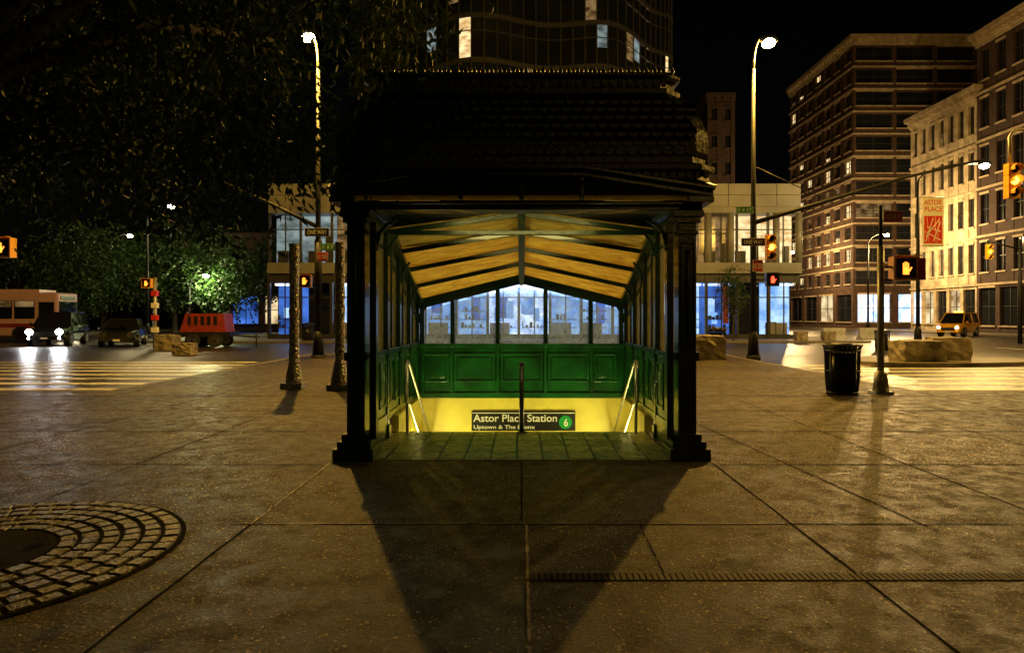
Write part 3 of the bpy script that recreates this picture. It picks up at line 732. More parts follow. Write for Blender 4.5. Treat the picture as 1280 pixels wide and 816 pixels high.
g = grp('pedestrian_signal_post', (6.97, 13.25, 0)); mb = MB()
mb.box(-0.17, 0.17, -0.17, 0.17, 0, 0.05, 'galv'); mb.tube([(0, 0, 0.04), (0, 0, 0.38), (0, 0, 0.44)], [0.155, 0.12, 0.08], 'galv', 8)
mb.tube([(0, 0, 0.4), (0, 0, 2.85)], 0.062, 'galv', 14); mb.tube([(0, 0, 2.85), (0, 0, 3.65)], 0.035, 'poledark', 10)
mb.tube([(0, 0, 2.45), (0.25, 0, 2.45)], 0.025, 'blk', 6)
mb.tube([(0, 0, 2.2), (0.25, 0, 2.2)], 0.025, 'blk', 6)
mb.finish('post', g)
mb = MB(); ped_signal(mb, 0.44, -0.1, 2.42, 'orangelit', 'sigyel'); mb.box(0.685, 0.83, -0.08, 0.12, 2.2, 2.62, 'redpaint'); mb.box(0.69, 0.82, -0.088, -0.081, 2.22, 2.6, 'signred')
mb.finish('pedestrian_head', g, 0.01)
sign('regulatory_sign', 'ASTOR PL', 0.22, -0.05, 3.42, 0.36, 0.22, 'signred', 'white', g)

g = grp('traffic_light', (17.2, 20, 0)); mb = MB()
mb.tube([(0, 0, -0.12), (0, 0, 6.2)], [0.12, 0.09], 'poledark', 10)
mb.tube([(0, 0, 6.0), (-1.2, 0, 6.75), (-2.2, 0, 6.98), (-2.75, 0, 6.95), (-2.9, 0, 6.75), (-2.9, 0, 6.0)], 0.05, 'galv', 8)
mb.finish('pole_and_arm', g)
mb = MB(); traffic_signal(mb, -2.9, -0.2, 5.43, ('amberlit', 1), 1.0); mb.finish('signal_head', g)
g = grp('traffic_light', (29.2, 40, 0)); mb = MB()
mb.tube([(0, 0, -0.12), (0, 0, 6.0)], [0.12, 0.08], 'poledark', 10); mb.tube([(0, 0, 5.4), (-1.9, 0, 5.9)], 0.05, 'poledark', 8); mb.finish('pole_and_arm', g)
mb = MB(); traffic_signal(mb, -1.9, -0.2, 5.25, ('amberlit', 1), 0.85); mb.finish('signal_head', g)
g = grp('pedestrian_signal_post', (-12.75, 16, 0)); mb = MB()
mb.tube([(0, 0, -0.12), (0, 0, 3.4)], 0.06, 'galv', 10); mb.tube([(0, 0, 3.1), (0.3, 0, 3.1)], 0.025, 'blk', 6); mb.finish('post', g)
mb = MB(); ped_signal(mb, 0.6, -0.1, 3.1, 'orangelit', 'sigyel'); mb.box(0.2, 0.36, -0.08, 0.1, 2.9, 3.3, 'sigyel'); mb.finish('pedestrian_head', g)
g = grp('pedestrian_signal_post', (-18.1, 33.7, 0)); mb = MB()
mb.tube([(0, 0, -0.12), (0, 0, 3.4)], 0.09, 'galv', 10)
for i in range(4): mb.box(-0.13, 0.13, -0.13, 0.13, 0.7+i*0.6, 0.95+i*0.6, 'signred' if i % 2 else 'white')
mb.finish('post', g)
mb = MB(); ped_signal(mb, -0.25, -0.35, 3.1, 'orangelit', 'sigyel'); mb.finish('pedestrian_head', g)
def banner(x, y, z0, z1, w, name='street_banner'):
    g = grp(name, (x, y, 0)); mb = MB()
    mb.box(0, w, 0, 0.02, z0, z1, 'white')
    h = z1-z0
    mb.box(0.08, w-0.08, -0.006, -0.002, z0+h*0.06, z0+h*0.62, 'signred')
    for (a, b, c, d) in ((0.15, 0.1, 0.5, 0.58), (0.5, 0.1, 0.85, 0.5), (0.2, 0.4, 0.85, 0.3), (0.15, 0.2, 0.8, 0.55), (0.12, 0.3, 0.88, 0.12), (0.3, 0.08, 0.2, 0.6), (0.7, 0.08, 0.78, 0.6), (0.6, 0.6, 0.62, 0.08)):
        mb.beam((a*w, -0.009, z0+b*h), (c*w, -0.009, z0+d*h), 0.004, 0.05, 'white')
    mb.tube([(-0.2, 0.01, z1), (w, 0.01, z1)], 0.02, 'blk', 6); mb.tube([(-0.2, 0.01, z0), (w, 0.01, z0)], 0.02, 'blk', 6)
    mb.finish('banner_cloth', g)
    text('ASTOR', 'banner_text', (w*0.08, -0.006, z1-h*0.15), w*0.84, 'signred', g, height=h*0.1)
    text('PLACE', 'banner_text', (w*0.08, -0.006, z1-h*0.29), w*0.84, 'signred', g, height=h*0.1)
banner(21.12, 35.95, 5.17, 7.75, 1.1); banner(-38.3, 62, 5.0, 7.1, 0.95)
street_lamp(22.5, 18, 10.5, -1.5, 0, 3300, SOD)      # unseen, added outside the frame to light the signals and fronts

def trash_can(x, y, s=1.0, z=0.0):
    mb = MB(); n = 26
    mb.tube([(0, 0, 0.05), (0, 0, 0.8)], 0.25, 'blk', 20)
    for i in range(n):
        a = 2*math.pi*i/n; c, s_ = math.cos(a), math.sin(a)
        mb.tube([(0.27*c, 0.27*s_, 0.0), (0.30*c, 0.30*s_, 0.3), (0.31*c, 0.31*s_, 0.85), (0.34*c, 0.34*s_, 0.93)], 0.014, 'blk', 5)
    for zz, r in ((0.04, 0.29), (0.45, 0.318), (0.84, 0.325), (0.94, 0.35)):
        pts_ = [(r*math.cos(2*math.pi*i/24), r*math.sin(2*math.pi*i/24), zz) for i in range(25)]
        mb.tube(pts_, 0.018, 'blk', 6, False)
    mb.tube([(0, 0, 0.86), (0, 0, 0.98)], [0.30, 0.2], 'blk', 20)
    o = mb.finish('trash_can', loc=(x, y, z)); o.scale = (s, s, s); return o
trash_can(6.2, 13.2, 1.0); trash_can(7.3, 25.6, 1.1); trash_can(16.9, 32, 1, -0.12); trash_can(-13.0, 41.5, 1.1, 0.01); trash_can(-17.1, 36, 1.2, -0.12)
def barrier(x, y, l, rz):
    mb = MB()
    mb.prism([(-l/2, -0.3, 0), (-l/2, 0.3, 0), (-l/2, 0.3, 0.08), (-l/2, 0.14, 0.3), (-l/2, 0.09, 0.8), (-l/2, -0.09, 0.8), (-l/2, -0.14, 0.3), (-l/2, -0.3, 0.08)], (l, 0, 0), 'concrete')
    mb.finish('concrete_barrier', loc=(x, y, -0.119), rotz=rz, bevel=0.015)
barrier(21.5, 47, 1.6, 0.1); barrier(24.2, 47.6, 1.6, 0.25)

def boulder(x, y, sx, sy, sz, z=0.0, seed=1, rz=0.0):
    """rough-hewn quarry block"""
    rr = random.Random(seed); bm = bmesh.new(); bmesh.ops.create_cube(bm, size=1)
    bmesh.ops.subdivide_edges(bm, edges=bm.edges, cuts=4, use_grid_fill=True)
    for v in bm.verts:
        p = v.co.copy()
        q = p.normalized()*0.62
        v.co = p.lerp(q, 0.2)+Vector((rr.uniform(-1, 1), rr.uniform(-1, 1), rr.uniform(-1, 1)))*0.03
        v.co.x *= sx; v.co.y *= sy; v.co.z = (v.co.z+0.47)*sz
    me = bpy.data.meshes.new('stone_block'); bm.to_mesh(me); bm.free(); me.materials.append(M['stone'])
    o = bpy.data.objects.new('stone_block', me); S.collection.objects.link(o); o.location = (x, y, z); o.rotation_euler[2] = rz
boulder(13.1, 22.6, 1.5, 0.9, 0.72, 0, 1, 0.1); boulder(14.6, 23.4, 1.2, 0.9, 0.8, 0, 2, -0.2); boulder(6.4, 23.8, 1.2, 0.9, 0.85, 0, 3, 0.15)
boulder(17.0, 41.6, 0.7, 0.6, 0.6, 0, 4); boulder(18.6, 41.4, 0.7, 0.6, 0.6, 0, 5); boulder(-14.2, 28.8, 0.8, 0.7, 0.5, -0.12, 6); boulder(-17.0, 32.8, 0.9, 0.9, 0.75, -0.12, 7)

# ------------------------------------------------------------------ vehicles
def car(name, x, y, rot, paint, kind='sedan', lights=None, wid=0.92, hr_=0.165):
    g = grp(name, (x, y, -0.118), rot)   # local: front toward -x
    if kind == 'suv': sec = [(-2.35, .45, .72, .78), (-2.25, .36, .98, .9), (-1.2, .32, 1.10, .97), (-0.9, .30, 1.12, 1.0), (1.9, .30, 1.14, 1.0), (2.25, .36, 1.10, .96), (2.35, .45, .95, .88)]; cab = (-1.15, -0.55, 1.9, 2.25, 1.80)
    elif kind == 'van': sec = [(-2.3, .42, .70, .78), (-2.2, .32, .92, .9), (-1.55, .28, 1.05, .97), (-1.2, .26, 1.10, 1.0), (2.0, .26, 1.12, 1.0), (2.25, .34, 1.08, .96), (2.3, .42, .95, .9)]; cab = (-1.6, -0.75, 2.0, 2.25, 1.85)
    else: sec = [(-2.35, .40, .60, .78), (-2.25, .28, .76, .9), (-1.1, .24, .90, .97), (-0.8, .22, .93, 1.0), (1.4, .22, .97, 1.0), (2.2, .30, .95, .94), (2.32, .42, .85, .86)]; cab = (-1.0, -0.3, 1.0, 1.75, 1.42)
    mb = MB(); vs = []; fs = []
    for (xx, zl, zh, w) in sec:
        w *= wid; zm = (zl+zh)/2
        ring = [(-w*0.9, zl), (-w, zm-0.05), (-w, zm+0.08), (-w*0.93, zh-0.04), (-w*0.8, zh), (w*0.8, zh), (w*0.93, zh-0.04), (w, zm+0.08), (w, zm-0.05), (w*0.9, zl)]
        vs += [(xx, a, b) for a, b in ring]
    n = 10
    for i in range(len(sec)-1):
        for j in range(n): fs.append((i*n+j, i*n+(j+1) % n, (i+1)*n+(j+1) % n, (i+1)*n+j))
    fs += [tuple(range(n))[::-1], tuple((len(sec)-1)*n+j for j in range(n))]
    mb.add(vs, fs, paint, False)
    zb = sec[3][2]-0.03; x0, x0t, x1t, x1, zr = cab; wb = wid*0.9; wt = wid*0.72
    B = [(x0, -wb, zb), (x1, -wb, zb), (x1, wb, zb), (x0, wb, zb)]; T = [(x0t, -wt, zr), (x1t, -wt, zr), (x1t, wt, zr), (x0t, wt, zr)]
    mb.add(B+T, [(0, 1, 5, 4), (1, 2, 6, 5), (2, 3, 7, 6), (3, 0, 4, 7), (4, 5, 6, 7)], 'carglass')
    mb.box(x0t-0.04, x1t+0.04, -wt-0.015, wt+0.015, zr-0.01, zr+0.05, paint)
    for s in (-1, 1):
        for a, b in (((x0, s*wb, zb), (x0t, s*wt, zr)), ((x1, s*wb, zb), (x1t, s*wt, zr)), (((x0t+x1t)/2, s*wb*1.0, zb), ((x0t+x1t)/2, s*wt*1.01, zr))):
            mb.beam(a, b, 0.07, 0.06, paint, up=(1, 0, 0))
        mb.ball((x0+0.25, s*(wid+0.1), zb+0.08), 0.1, paint, 6, (0.6, 1, 0.8))
    r = 0.36 if kind != 'sedan' else 0.32
    for xx in (-1.45, 1.4):
        for s in (-1, 1):
            mb.tube([(xx, s*(wid-0.24), r), (xx, s*(wid+0.005), r)], r*1.15, 'blk', 20); wheelmesh(mb, xx, s*(wid-0.09), r, 0.22)
    f = sec[1]; zf = (f[1]+f[2])/2
    mb.box(-2.41, -2.3, -wid*0.5, wid*0.5, zf-0.12, zf+0.1, 'blk')
    for i in range(4): mb.box(-2.42, -2.40, -wid*0.48, wid*0.48, zf-0.1+i*0.05, zf-0.085+i*0.05, 'steel')
    mb.box(-2.44, -2.3, -wid*0.85, wid*0.85, f[1]+0.02, f[1]+0.14, paint)
    mb.box(-2.455, -2.44, -0.16, 0.16, f[1]+0.04, f[1]+0.13, 'white')
    mb.finish('body', g, 0.02)
    l = MB()
    for s in (-1, 1):
        l.tube([(-2.30, s*wid*0.70, zf+0.1), (-2.40, s*wid*0.70, zf+0.1)], hr_+0.015, 'steel', 12)
        if lights:
            l.tube([(-2.401, s*wid*0.70, zf+0.1), (-2.42, s*wid*0.70, zf+0.1)], hr_, lights, 14)
            if kind == 'suv': l.tube([(-2.445, s*wid*0.72, f[1]+0.08), (-2.46, s*wid*0.72, f[1]+0.08)], 0.05, lights, 10)
        l.box(2.30, 2.37, s*wid*0.62-0.1, s*wid*0.62+0.1, 0.8, 0.95, 'redlit' if lights else 'signred')
    l.finish('lights', g)
    if lights:
        for s in (-1, 1):
            light('SPOT', 'headlight_beam', (-2.46, s*wid*0.70, zf+0.1), 300 if lights == 'head' else 180, (0.95, 0.97, 1.0) if lights == 'head' else (1, 0.85, 0.55), g, 0.08, (0, math.radians(70), 0), None, 60)
    return g
car('parked_suv', -26.0, 38.4, math.radians(108), 'carblk', 'suv', 'head', 0.97)
car('parked_car', -21.9, 37.6, math.radians(112), 'cargrey', 'sedan', None)
car('taxi', 35.2, 55, math.radians(40), 'taxi', 'van', 'head_w', 0.92, 0.11)
tm = MB(); tm.box(-0.1, 0.1, -0.3, 0.3, 1.9, 2.02, 'amberlit'); tm.finish('taxi_roof_sign', bpy.data.objects['taxi'])
g = grp('city_bus', (-35.4, 43.5, -0.118), math.radians(8)); mb = MB()
mb.box(-6, 6, -1.27, 1.27, 0.35, 3.1, 'buswhite'); mb.finish('body', g, 0.12)
mb = MB()
for i in range(8):
    mb.box(-5.6+i*1.3, -4.42+i*1.3, -1.285, -1.272, 1.45, 2.6, 'carglass'); mb.box(-5.55+i*1.3, -4.47+i*1.3, -1.29, -1.286, 2.2, 2.56, 'w_warm2')
mb.box(6.005, 6.02, -1.1, 1.1, 1.3, 2.55, 'carglass'); mb.box(6.006, 6.03, -0.9, 0.9, 2.65, 2.9, 'signblk')
mb.box(-5.9, 5.9, -1.28, -1.272, 0.9, 1.15, 'redpaint'); mb.box(4.9, 5.8, -1.283, -1.272, 0.5, 2.5, 'carglass')
mb.finish('windows', g)
mb = MB()
for xx in (-3.6, 3.9):
    for s in (-1, 1): wheelmesh(mb, xx, s*1.16, 0.5, 0.3)
mb.box(-4.8, 4.8, -1.0, 1.0, 3.1, 3.3, 'buswhite'); mb.finish('wheels_and_roof_unit', g)
mb = MB()
for s in (-1, 1): mb.tube([(6.0, s*0.95, 0.85), (6.04, s*0.95, 0.85)], 0.12, 'head_w', 12)
mb.finish('headlights', g)
g = grp('utility_trailer', (-16.4, 35.8, -0.118), math.radians(6)); mb = MB()
mb.box(-1.4, 1.3, -0.8, 0.8, 0.55, 0.8, 'blk'); mb.prism([(-1.2, -0.75, 0.8), (1.1, -0.75, 0.8), (0.95, -0.75, 1.75), (-0.9, -0.75, 1.75)], (0, 1.5, 0), 'redpaint')
for i in range(5): mb.box(-0.8+i*0.32, -0.62+i*0.32, -0.765, -0.752, 1.15, 1.6, 'blk')
wheelmesh(mb, -0.5, -0.9, 0.35, 0.2); wheelmesh(mb, 0.6, -0.9, 0.35, 0.2); wheelmesh(mb, -0.5, 0.9, 0.35, 0.2); wheelmesh(mb, 0.6, 0.9, 0.35, 0.2)
mb.tube([(1.3, 0, 0.6), (2.6, 0, 0.5)], 0.05, 'blk', 6); mb.tube([(2.4, 0, 0), (2.4, 0, 0.8)], 0.04, 'blk', 6); mb.tube([(-0.8, -0.5, 1.75), (-0.8, -0.5, 2.05)], 0.05, 'blk', 8)
mb.finish('trailer_body', g, 0.02)

# ------------------------------------------------------------------ buildings
def facade(W, G, T, axis, fixed, out, a0, a1, z0, z1, floors, bays, ww, wh, wall, trim, lit, seed, bands=True, mull=True):
    rr = random.Random(seed)
    def bx(mb, a, b, n0, n1, za, zb, k):
        if axis == 'x': mb.box(a, b, fixed+out*n0, fixed+out*n1, za, zb, k)
        else: mb.box(fixed+out*n0, fixed+out*n1, a, b, za, zb, k)
    bwid = (a1-a0)/bays; fh = (z1-z0)/floors; pw = bwid*(1-ww)/2
    for i in range(bays+1):
        a = a0+i*bwid; l = a-pw if i > 0 else a; r_ = a+pw if i < bays else a
        bx(W, l, r_, -0.3, 0.04, z0, z1, wall)
    for f in range(floors):
        zb = z0+f*fh; zs = zb+fh*(1-wh)*0.6; ze = zs+fh*wh
        for i in range(bays):
            a = a0+i*bwid+pw; b = a0+(i+1)*bwid-pw
            bx(W, a, b, -0.3, 0, zb, zs, wall); bx(W, a, b, -0.3, 0, ze, zb+fh, wall)
            bx(T, a-0.08, b+0.08, 0.041, 0.14, zs-0.14, zs, trim)
            if rr.random() < 0.5: bx(T, a-0.05, b+0.05, 0.041, 0.11, ze, ze+0.2, trim)
            p = rr.random(); k = 'wglass'
            acc = 0
            for kk, pr in lit:
                acc += pr
                if p < acc: k = kk; break
            if k.startswith('w_') and rr.random() < 0.6:      # half-drawn blind
                zc = zs+(ze-zs)*rr.uniform(0.3, 0.7)
                if rr.random() < 0.5: bx(G, a, b, -0.29, -0.2, zs, zc, k); bx(G, a, b, -0.29, -0.2, zc, ze, 'wglass')
                else: bx(G, a, b, -0.29, -0.2, zs, zc, 'wglass'); bx(G, a, b, -0.29, -0.2, zc, ze, k)
            else: bx(G, a, b, -0.29, -0.2, zs, ze, k)
            if mull:
                bx(T, (a+b)/2-0.04, (a+b)/2+0.04, -0.2, -0.14, zs, ze, 'frame'); bx(T, a, b, -0.2, -0.15, (zs+ze)/2-0.035, (zs+ze)/2+0.035, 'frame')
        if bands: bx(T, a0-0.05, a1+0.05, 0.042, 0.18, zb+fh-0.22, zb+fh-0.02, trim)
def building(name, x0, x1, y0, y1, ztop, faces, wall, trim, core='frame', cornice=0.6, parapet=True, zbase=0.0):
    g = grp(name); W = MB(); G = MB(); T = MB()
    W.box(x0+0.31, x1-0.31, y0+0.31, y1-0.31, zbase, ztop-0.02, wall)
    for f in faces:
        ax = f['face']
        if ax == '-y': facade(W, G, T, 'x', y0, -1, x0, x1, f['z0'], f['z1'], f['fl'], f['bays'], f['ww'], f['wh'], f.get('wall', wall), trim, f['lit'], f['seed'], f.get('bands', True), f.get('mull', True))
        if ax == '-x': facade(W, G, T, 'y', x0, -1, y0, y1, f['z0'], f['z1'], f['fl'], f['bays'], f['ww'], f['wh'], f.get('wall', wall), trim, f['lit'], f['seed'], f.get('bands', True), f.get('mull', True))
        if ax == '+x': facade(W, G, T, 'y', x1, 1, y0, y1, f['z0'], f['z1'], f['fl'], f['bays'], f['ww'], f['wh'], f.get('wall', wall), trim, f['lit'], f['seed'], f.get('bands', True), f.get('mull', True))
    if cornice:
        c = cornice
        T.box(x0-c*0.5, x1+0.02, y0-c*0.5, y1, ztop-0.9, ztop-0.45, trim); T.box(x0-c, x1+0.05, y0-c, y1+0.01, ztop-0.45, ztop, trim)
        yy = y0
        while yy < y1-0.3: T.box(x0-c*0.9, x0-c*0.5, yy, yy+0.25, ztop-0.8, ztop-0.452, trim); yy += 0.8
        xx = x0
        while xx < x1-0.3: T.box(xx, xx+0.25, y0-c*0.9, y0-c*0.5, ztop-0.8, ztop-0.452, trim); xx += 0.8
    W.finish('walls', g); G.finish('windows', g); T.finish('trim', g); return g

building('brick_office_building', 38.9, 58, 80, 99, 34.3, [
    dict(face='-y', z0=4.6, z1=33.4, fl=11, bays=4, ww=0.9, wh=0.62, lit=[('w_warm2', 0.04)], seed=3),
    dict(face='-x', z0=4.6, z1=33.4, fl=11, bays=7, ww=0.55, wh=0.55, lit=[('w_warm', 0.30), ('w_warm2', 0.15)], seed=5),
    dict(face='-x', z0=0.0, z1=4.59, fl=1, bays=4, ww=0.8, wh=0.7, lit=[('shop_warm', 0.4)], seed=6, bands=False),
    dict(face='-y', z0=0.0, z1=4.59, fl=1, bays=4, ww=0.8, wh=0.7, lit=[('shop_white', 0.5)], seed=7, bands=False)], 'brick', 'trim')
building('limestone_loft_building', 42, 58, 62.95, 73.6, 22.6, [
    dict(face='-x', z0=4.5, z1=21.7, fl=4, bays=7, ww=0.55, wh=0.62, lit=[('w_warm2', 0.03)], seed=9),
    dict(face='-x', z0=0.0, z1=4.49, fl=1, bays=5, ww=0.8, wh=0.72, lit=[('shop_warm', 0.3), ('shop_white', 0.1)], seed=10, wall='limestone')], 'limestone', 'limestone', cornice=0.8)
building('brick_loft_building', 42, 60, 44, 62.9, 27.2, [
    dict(face='-x', z0=4.5, z1=26.3, fl=5, bays=9, ww=0.55, wh=0.62, lit=[('w_warm2', 0.04)], seed=12),
    dict(face='-x', z0=0.0, z1=4.49, fl=1, bays=7, ww=0.8, wh=0.75, lit=[('shop_warm', 0.1)], seed=13, wall='brickdk')], 'brickdk', 'trim', cornice=0.9)
building('apartment_building', 60, 74, 95, 110, 40, [
    dict(face='-y', z0=4, z1=38, fl=11, bays=7, ww=0.5, wh=0.45, lit=[('w_warm', 0.2)], seed=15, bands=False)], 'brickdk', 'brickdk', cornice=0)
building('brick_apartment_building', 19.6, 22.5, 72, 86, 25, [
    dict(face='-y', z0=4, z1=24, fl=7, bays=2, ww=0.4, wh=0.45, lit=[('w_warm2', 0.1)], seed=16, bands=False)], 'brickdk', 'brickdk', cornice=0.2)
building('brick_townhouse', -30, -20, 70, 78, 10, [
    dict(face='-y', z0=4, z1=9.2, fl=2, bays=4, ww=0.4, wh=0.5, lit=[('w_warm2', 0.15)], seed=17, bands=False),
    dict(face='-y', z0=0, z1=3.99, fl=1, bays=3, ww=0.8, wh=0.7, lit=[('shop_warm', 0.4), ('shop_blue', 0.3)], seed=18, bands=False)], 'brickdk', 'brickdk', cornice=0.3)

g = grp('glass_podium_building'); W = MB(); G = MB(); T = MB()
X0, X1, Y0, Y1 = -16.7, 18.4, 45.0, 58.0
W.box(X0+0.5, X1-0.5, Y0+2.2, Y1, 0, 8.3, 'frame'); W.box(X0+0.5, X1-0.5, Y0+0.6, Y1-0.01, 8.31, 10.2, 'panel')
W.box(X0, X1, Y0-0.2, Y1, 4.3, 5.0, 'panel'); W.box(X0, X1, Y0, Y1, 8.3, 8.7, 'panel')
nb = 22; pw = (X1-X0)/nb
for i in range(nb):
    for (za, zb) in ((8.71, 9.45), (9.48, 10.2)): W.box(X0+i*pw+0.02, X0+(i+1)*pw-0.02, Y0-0.06, Y0+0.5, za, zb, 'panel')
for i in range(10):
    for (za, zb) in ((8.71, 9.45), (9.48, 10.2)):
        for XX in (X0-0.06, X1-0.44): W.box(XX, XX+0.5, Y0+0.55+i*1.2, Y0+0.55+i*1.2+1.16, za, zb, 'panel')
W.box(X0+0.1, X1-0.1, Y0+0.1, Y1-0.1, 8.7, 10.25, 'frame')
rr = random.Random(4)
nb = 17; pw = (X1-X0)/nb
def shopbay(a, b, kind):
    """a window display: lit back wall, posters, shelves, stands in front of it"""
    yb = Y0+1.9
    G.box(a, b, yb, yb+0.08, 0.02, 4.25, kind)
    if kind == 'wglass': return
    w_ = b-a
    G.box(a+0.1, b-0.1, Y0+0.9, Y0+1.3, 3.55, 3.68, 'shop_white')      # ceiling light trough
    for q in range(rr.randint(1, 3)):                                     # posters / screens
        u = a+rr.uniform(0.05, 0.6)*w_; ww_ = rr.uniform(0.35, 0.8); z_ = rr.uniform(0.9, 1.9); hh = rr.uniform(0.6, 1.6)
        G.box(u, min(u+ww_, b-0.05), yb-0.25-0.1*q, yb-0.2-0.1*q, z_, min(z_+hh, 3.4), rr.choice(['shop_cyan', 'shop_white', 'shop_cyan', 'shop_blue']))
    for q in range(rr.randint(1, 3)):                                     # shelves
        z_ = 0.7+q*0.55; T.box(a+0.15, b-0.2, yb-0.75, yb-0.45, z_, z_+0.05, 'frame')
        u = a+0.2
        while u < b-0.35:
            if rr.random() < 0.7: T.box(u, u+rr.uniform(0.08, 0.2), yb-0.7, yb-0.5, z_+0.05, z_+rr.uniform(0.15, 0.42), rr.choice(['frame', 'panel', 'blk']))
            u += 0.25
    if rr.random() < 0.5:                                                 # counter
        T.box(a+0.1, a+w_*0.7, Y0+0.7, Y0+1.1, 0.02, 1.05, 'panel')
for i in range(nb):
    a = X0+i*pw; b = a+pw
    xm = (a+b)/2
    if -2.5 < xm < 2.5: k = 'shop_white'
    elif -8 < xm < 8: k = rr.choice(['shop_blue', 'shop_cyan', 'shop_cyan'])
    else: k = ['shop_blue', 'wglass', 'shop_cyan', 'shop_blue', 'wglass', 'shop_blue', 'shop_cyan'][i % 7]
    shopbay(a+0.02, b-0.02, k)
    W.box(a, b, Y0+0.1, Y0+0.4, 3.7, 4.29, 'frame'); W.box(a, b, Y0+0.1, Y0+0.4, 0, 0.3, 'frame')
    T.box(a-0.09, a+0.09, Y0+0.05, Y0+0.3, 0.0, 4.29, 'frame')
    T.box(a, b, Y0+0.2, Y0+0.26, 2.7, 2.77, 'frame'); T.box(xm-0.04, xm+0.04, Y0+0.2, Y0+0.25, 0.3, 3.7, 'frame')
    k = 'w_warm' if xm > 12 and rr.random() < 0.5 else rr.choice(['wglass', 'w_warm2', 'w_cool', 'wglass'])
    G.box(a+0.02, b-0.02, Y0+1.5, Y0+1.58, 5.0, 8.29, k)
    if k != 'wglass':
        T.box(a+0.2, a+0.9, Y0+1.2, Y0+1.4, 5.0, 5.9, 'frame'); T.box(b-0.7, b-0.3, Y0+1.2, Y0+1.4, 5.0, rr.uniform(6, 7.6), 'frame')
    T.box(a-0.06, a+0.06, Y0+0.15, Y0+0.4, 5.0, 8.3, 'frame'); T.box(xm-0.03, xm+0.03, Y0+0.25, Y0+0.38, 5.0, 8.3, 'frame')
    T.box(a+0.06, b-0.06, Y0+0.28, Y0+0.36, 7.2, 7.27, 'frame')
for i in range(5):
    T.tube([(12.3+i*1.5, Y0+0.05, 5.0), (12.3+i*1.5, Y0+0.05, 8.3)], 0.22, 'panel', 12)
for i in range(5):
    for XX, s in ((X0, -1), (X1, 1)):
        y = Y0+2.3+i*2.0
        G.box(XX-s*0.4, XX-s*0.33, y, y+1.9, 0.3, 3.7, 'shop_blue' if i % 2 else 'wglass'); G.box(XX-s*0.4, XX-s*0.33, y, y+1.9, 5.0, 8.3, 'w_cool' if i % 2 else 'wglass')
        T.box(XX-s*0.35, XX-s*0.1, y-0.06, y+0.06, 0, 8.3, 'panel')
T.box(13.2, 13.55, Y0-0.3, Y0-0.15, 1.0, 3.6, 'redpaint')
W.finish('walls', g); G.finish('shop_windows', g); T.finish('frames', g)
light('AREA', 'shop_spill_fill', (0, Y0-0.4, 3.4), 900, (0.35, 0.55, 1.0), g, 10, (math.radians(90), 0, 0), 0.5)  # added fill without a fixture, brightens the rear kiosk panes
g = grp('glass_tower'); G = MB(); T = MB()
rr = random.Random(12)
cx, cy = -0.8, 60; n = 46; arc = []
for i in range(n+1):
    a = math.pi*(1+i/n)
    arc.append((cx+13.6*math.cos(a), cy+11*math.sin(a)+0.9*math.sin(i*0.55)))
zf = 10.3
while zf < 48:
    for i in range(n):
        p, q = arc[i], arc[i+1]; k = 'towerglass'; u = rr.random()
        if u < 0.08: k = 'w_cool'
        elif u < 0.14: k = 'w_warm2'
        elif u < 0.16: k = 'w_warm'
        ze = zf+2.85; zs = zf+0.0
        if k != 'towerglass': zs = zf+rr.choice([0, 0.9, 1.2, 1.9])
        if zs > zf: G.quad((p[0], p[1], zf), (q[0], q[1], zf), (q[0], q[1], zs), (p[0], p[1], zs), 'towerglass')
        G.quad((p[0], p[1], zs), (q[0], q[1], zs), (q[0], q[1], ze), (p[0], p[1], ze), k)
        T.beam((p[0], p[1]-0.02, zf+3.0), (q[0], q[1]-0.02, zf+3.0), 0.18, 0.32, 'frame')
        T.beam((p[0], p[1]-0.04, zf), (p[0], p[1]-0.04, ze), 0.08, 0.12, 'frame')
        T.beam((p[0], p[1]-0.05, zf+1.9), (q[0], q[1]-0.05, zf+1.9), 0.06, 0.06, 'frame')
    zf += 3.17
G.add([(p[0], p[1], zf) for p in arc]+[(cx+13.6, 72, zf), (cx-13.6, 72, zf)], [tuple(range(n+3))], 'frame')
for s in (-1, 1): G.quad((cx+s*13.55, 60, 10.3), (cx+s*13.55, 72, 10.3), (cx+s*13.55, 72, zf), (cx+s*13.55, 60, zf), 'towerglass')
G.finish('curtain_wall', g, recalc=False); T.finish('mullions', g)

# ------------------------------------------------------------------ trees
def leafcloud(mb, centers, per, spread, L, W, k, rr, droop=0.5):
    vs = []; fs = []
    for c in centers:
        base = Vector(c)
        for t in range(per//9):
            d = Vector((rr.gauss(0, 1), rr.gauss(0, 1), rr.gauss(-droop, 0.7))).normalized(); sp = base+Vector((rr.gauss(0, spread*.5), rr.gauss(0, spread*.5), rr.gauss(0, spread*.35)))
            for j in range(9):
                p = sp+d*(j*L*0.5)+Vector((0, 0, -0.012*j*j*droop*L*4))
                ld = (d+Vector((rr.uniform(-1, 1), rr.uniform(-1, 1), rr.uniform(-1.1, 0.3)))).normalized()
                nrm = Vector((rr.uniform(-1, 1), rr.uniform(-1, 1), rr.uniform(-0.3, 1))); w = ld.cross(nrm).normalized()*W*rr.uniform(.7, 1.2); l = ld*L*rr.uniform(.7, 1.25)
                o = len(vs); vs += [p, p+l*0.4+w, p+l, p+l*0.4-w]; fs.append((o, o+1, o+2, o+3))
    mb.add(vs, fs, k)
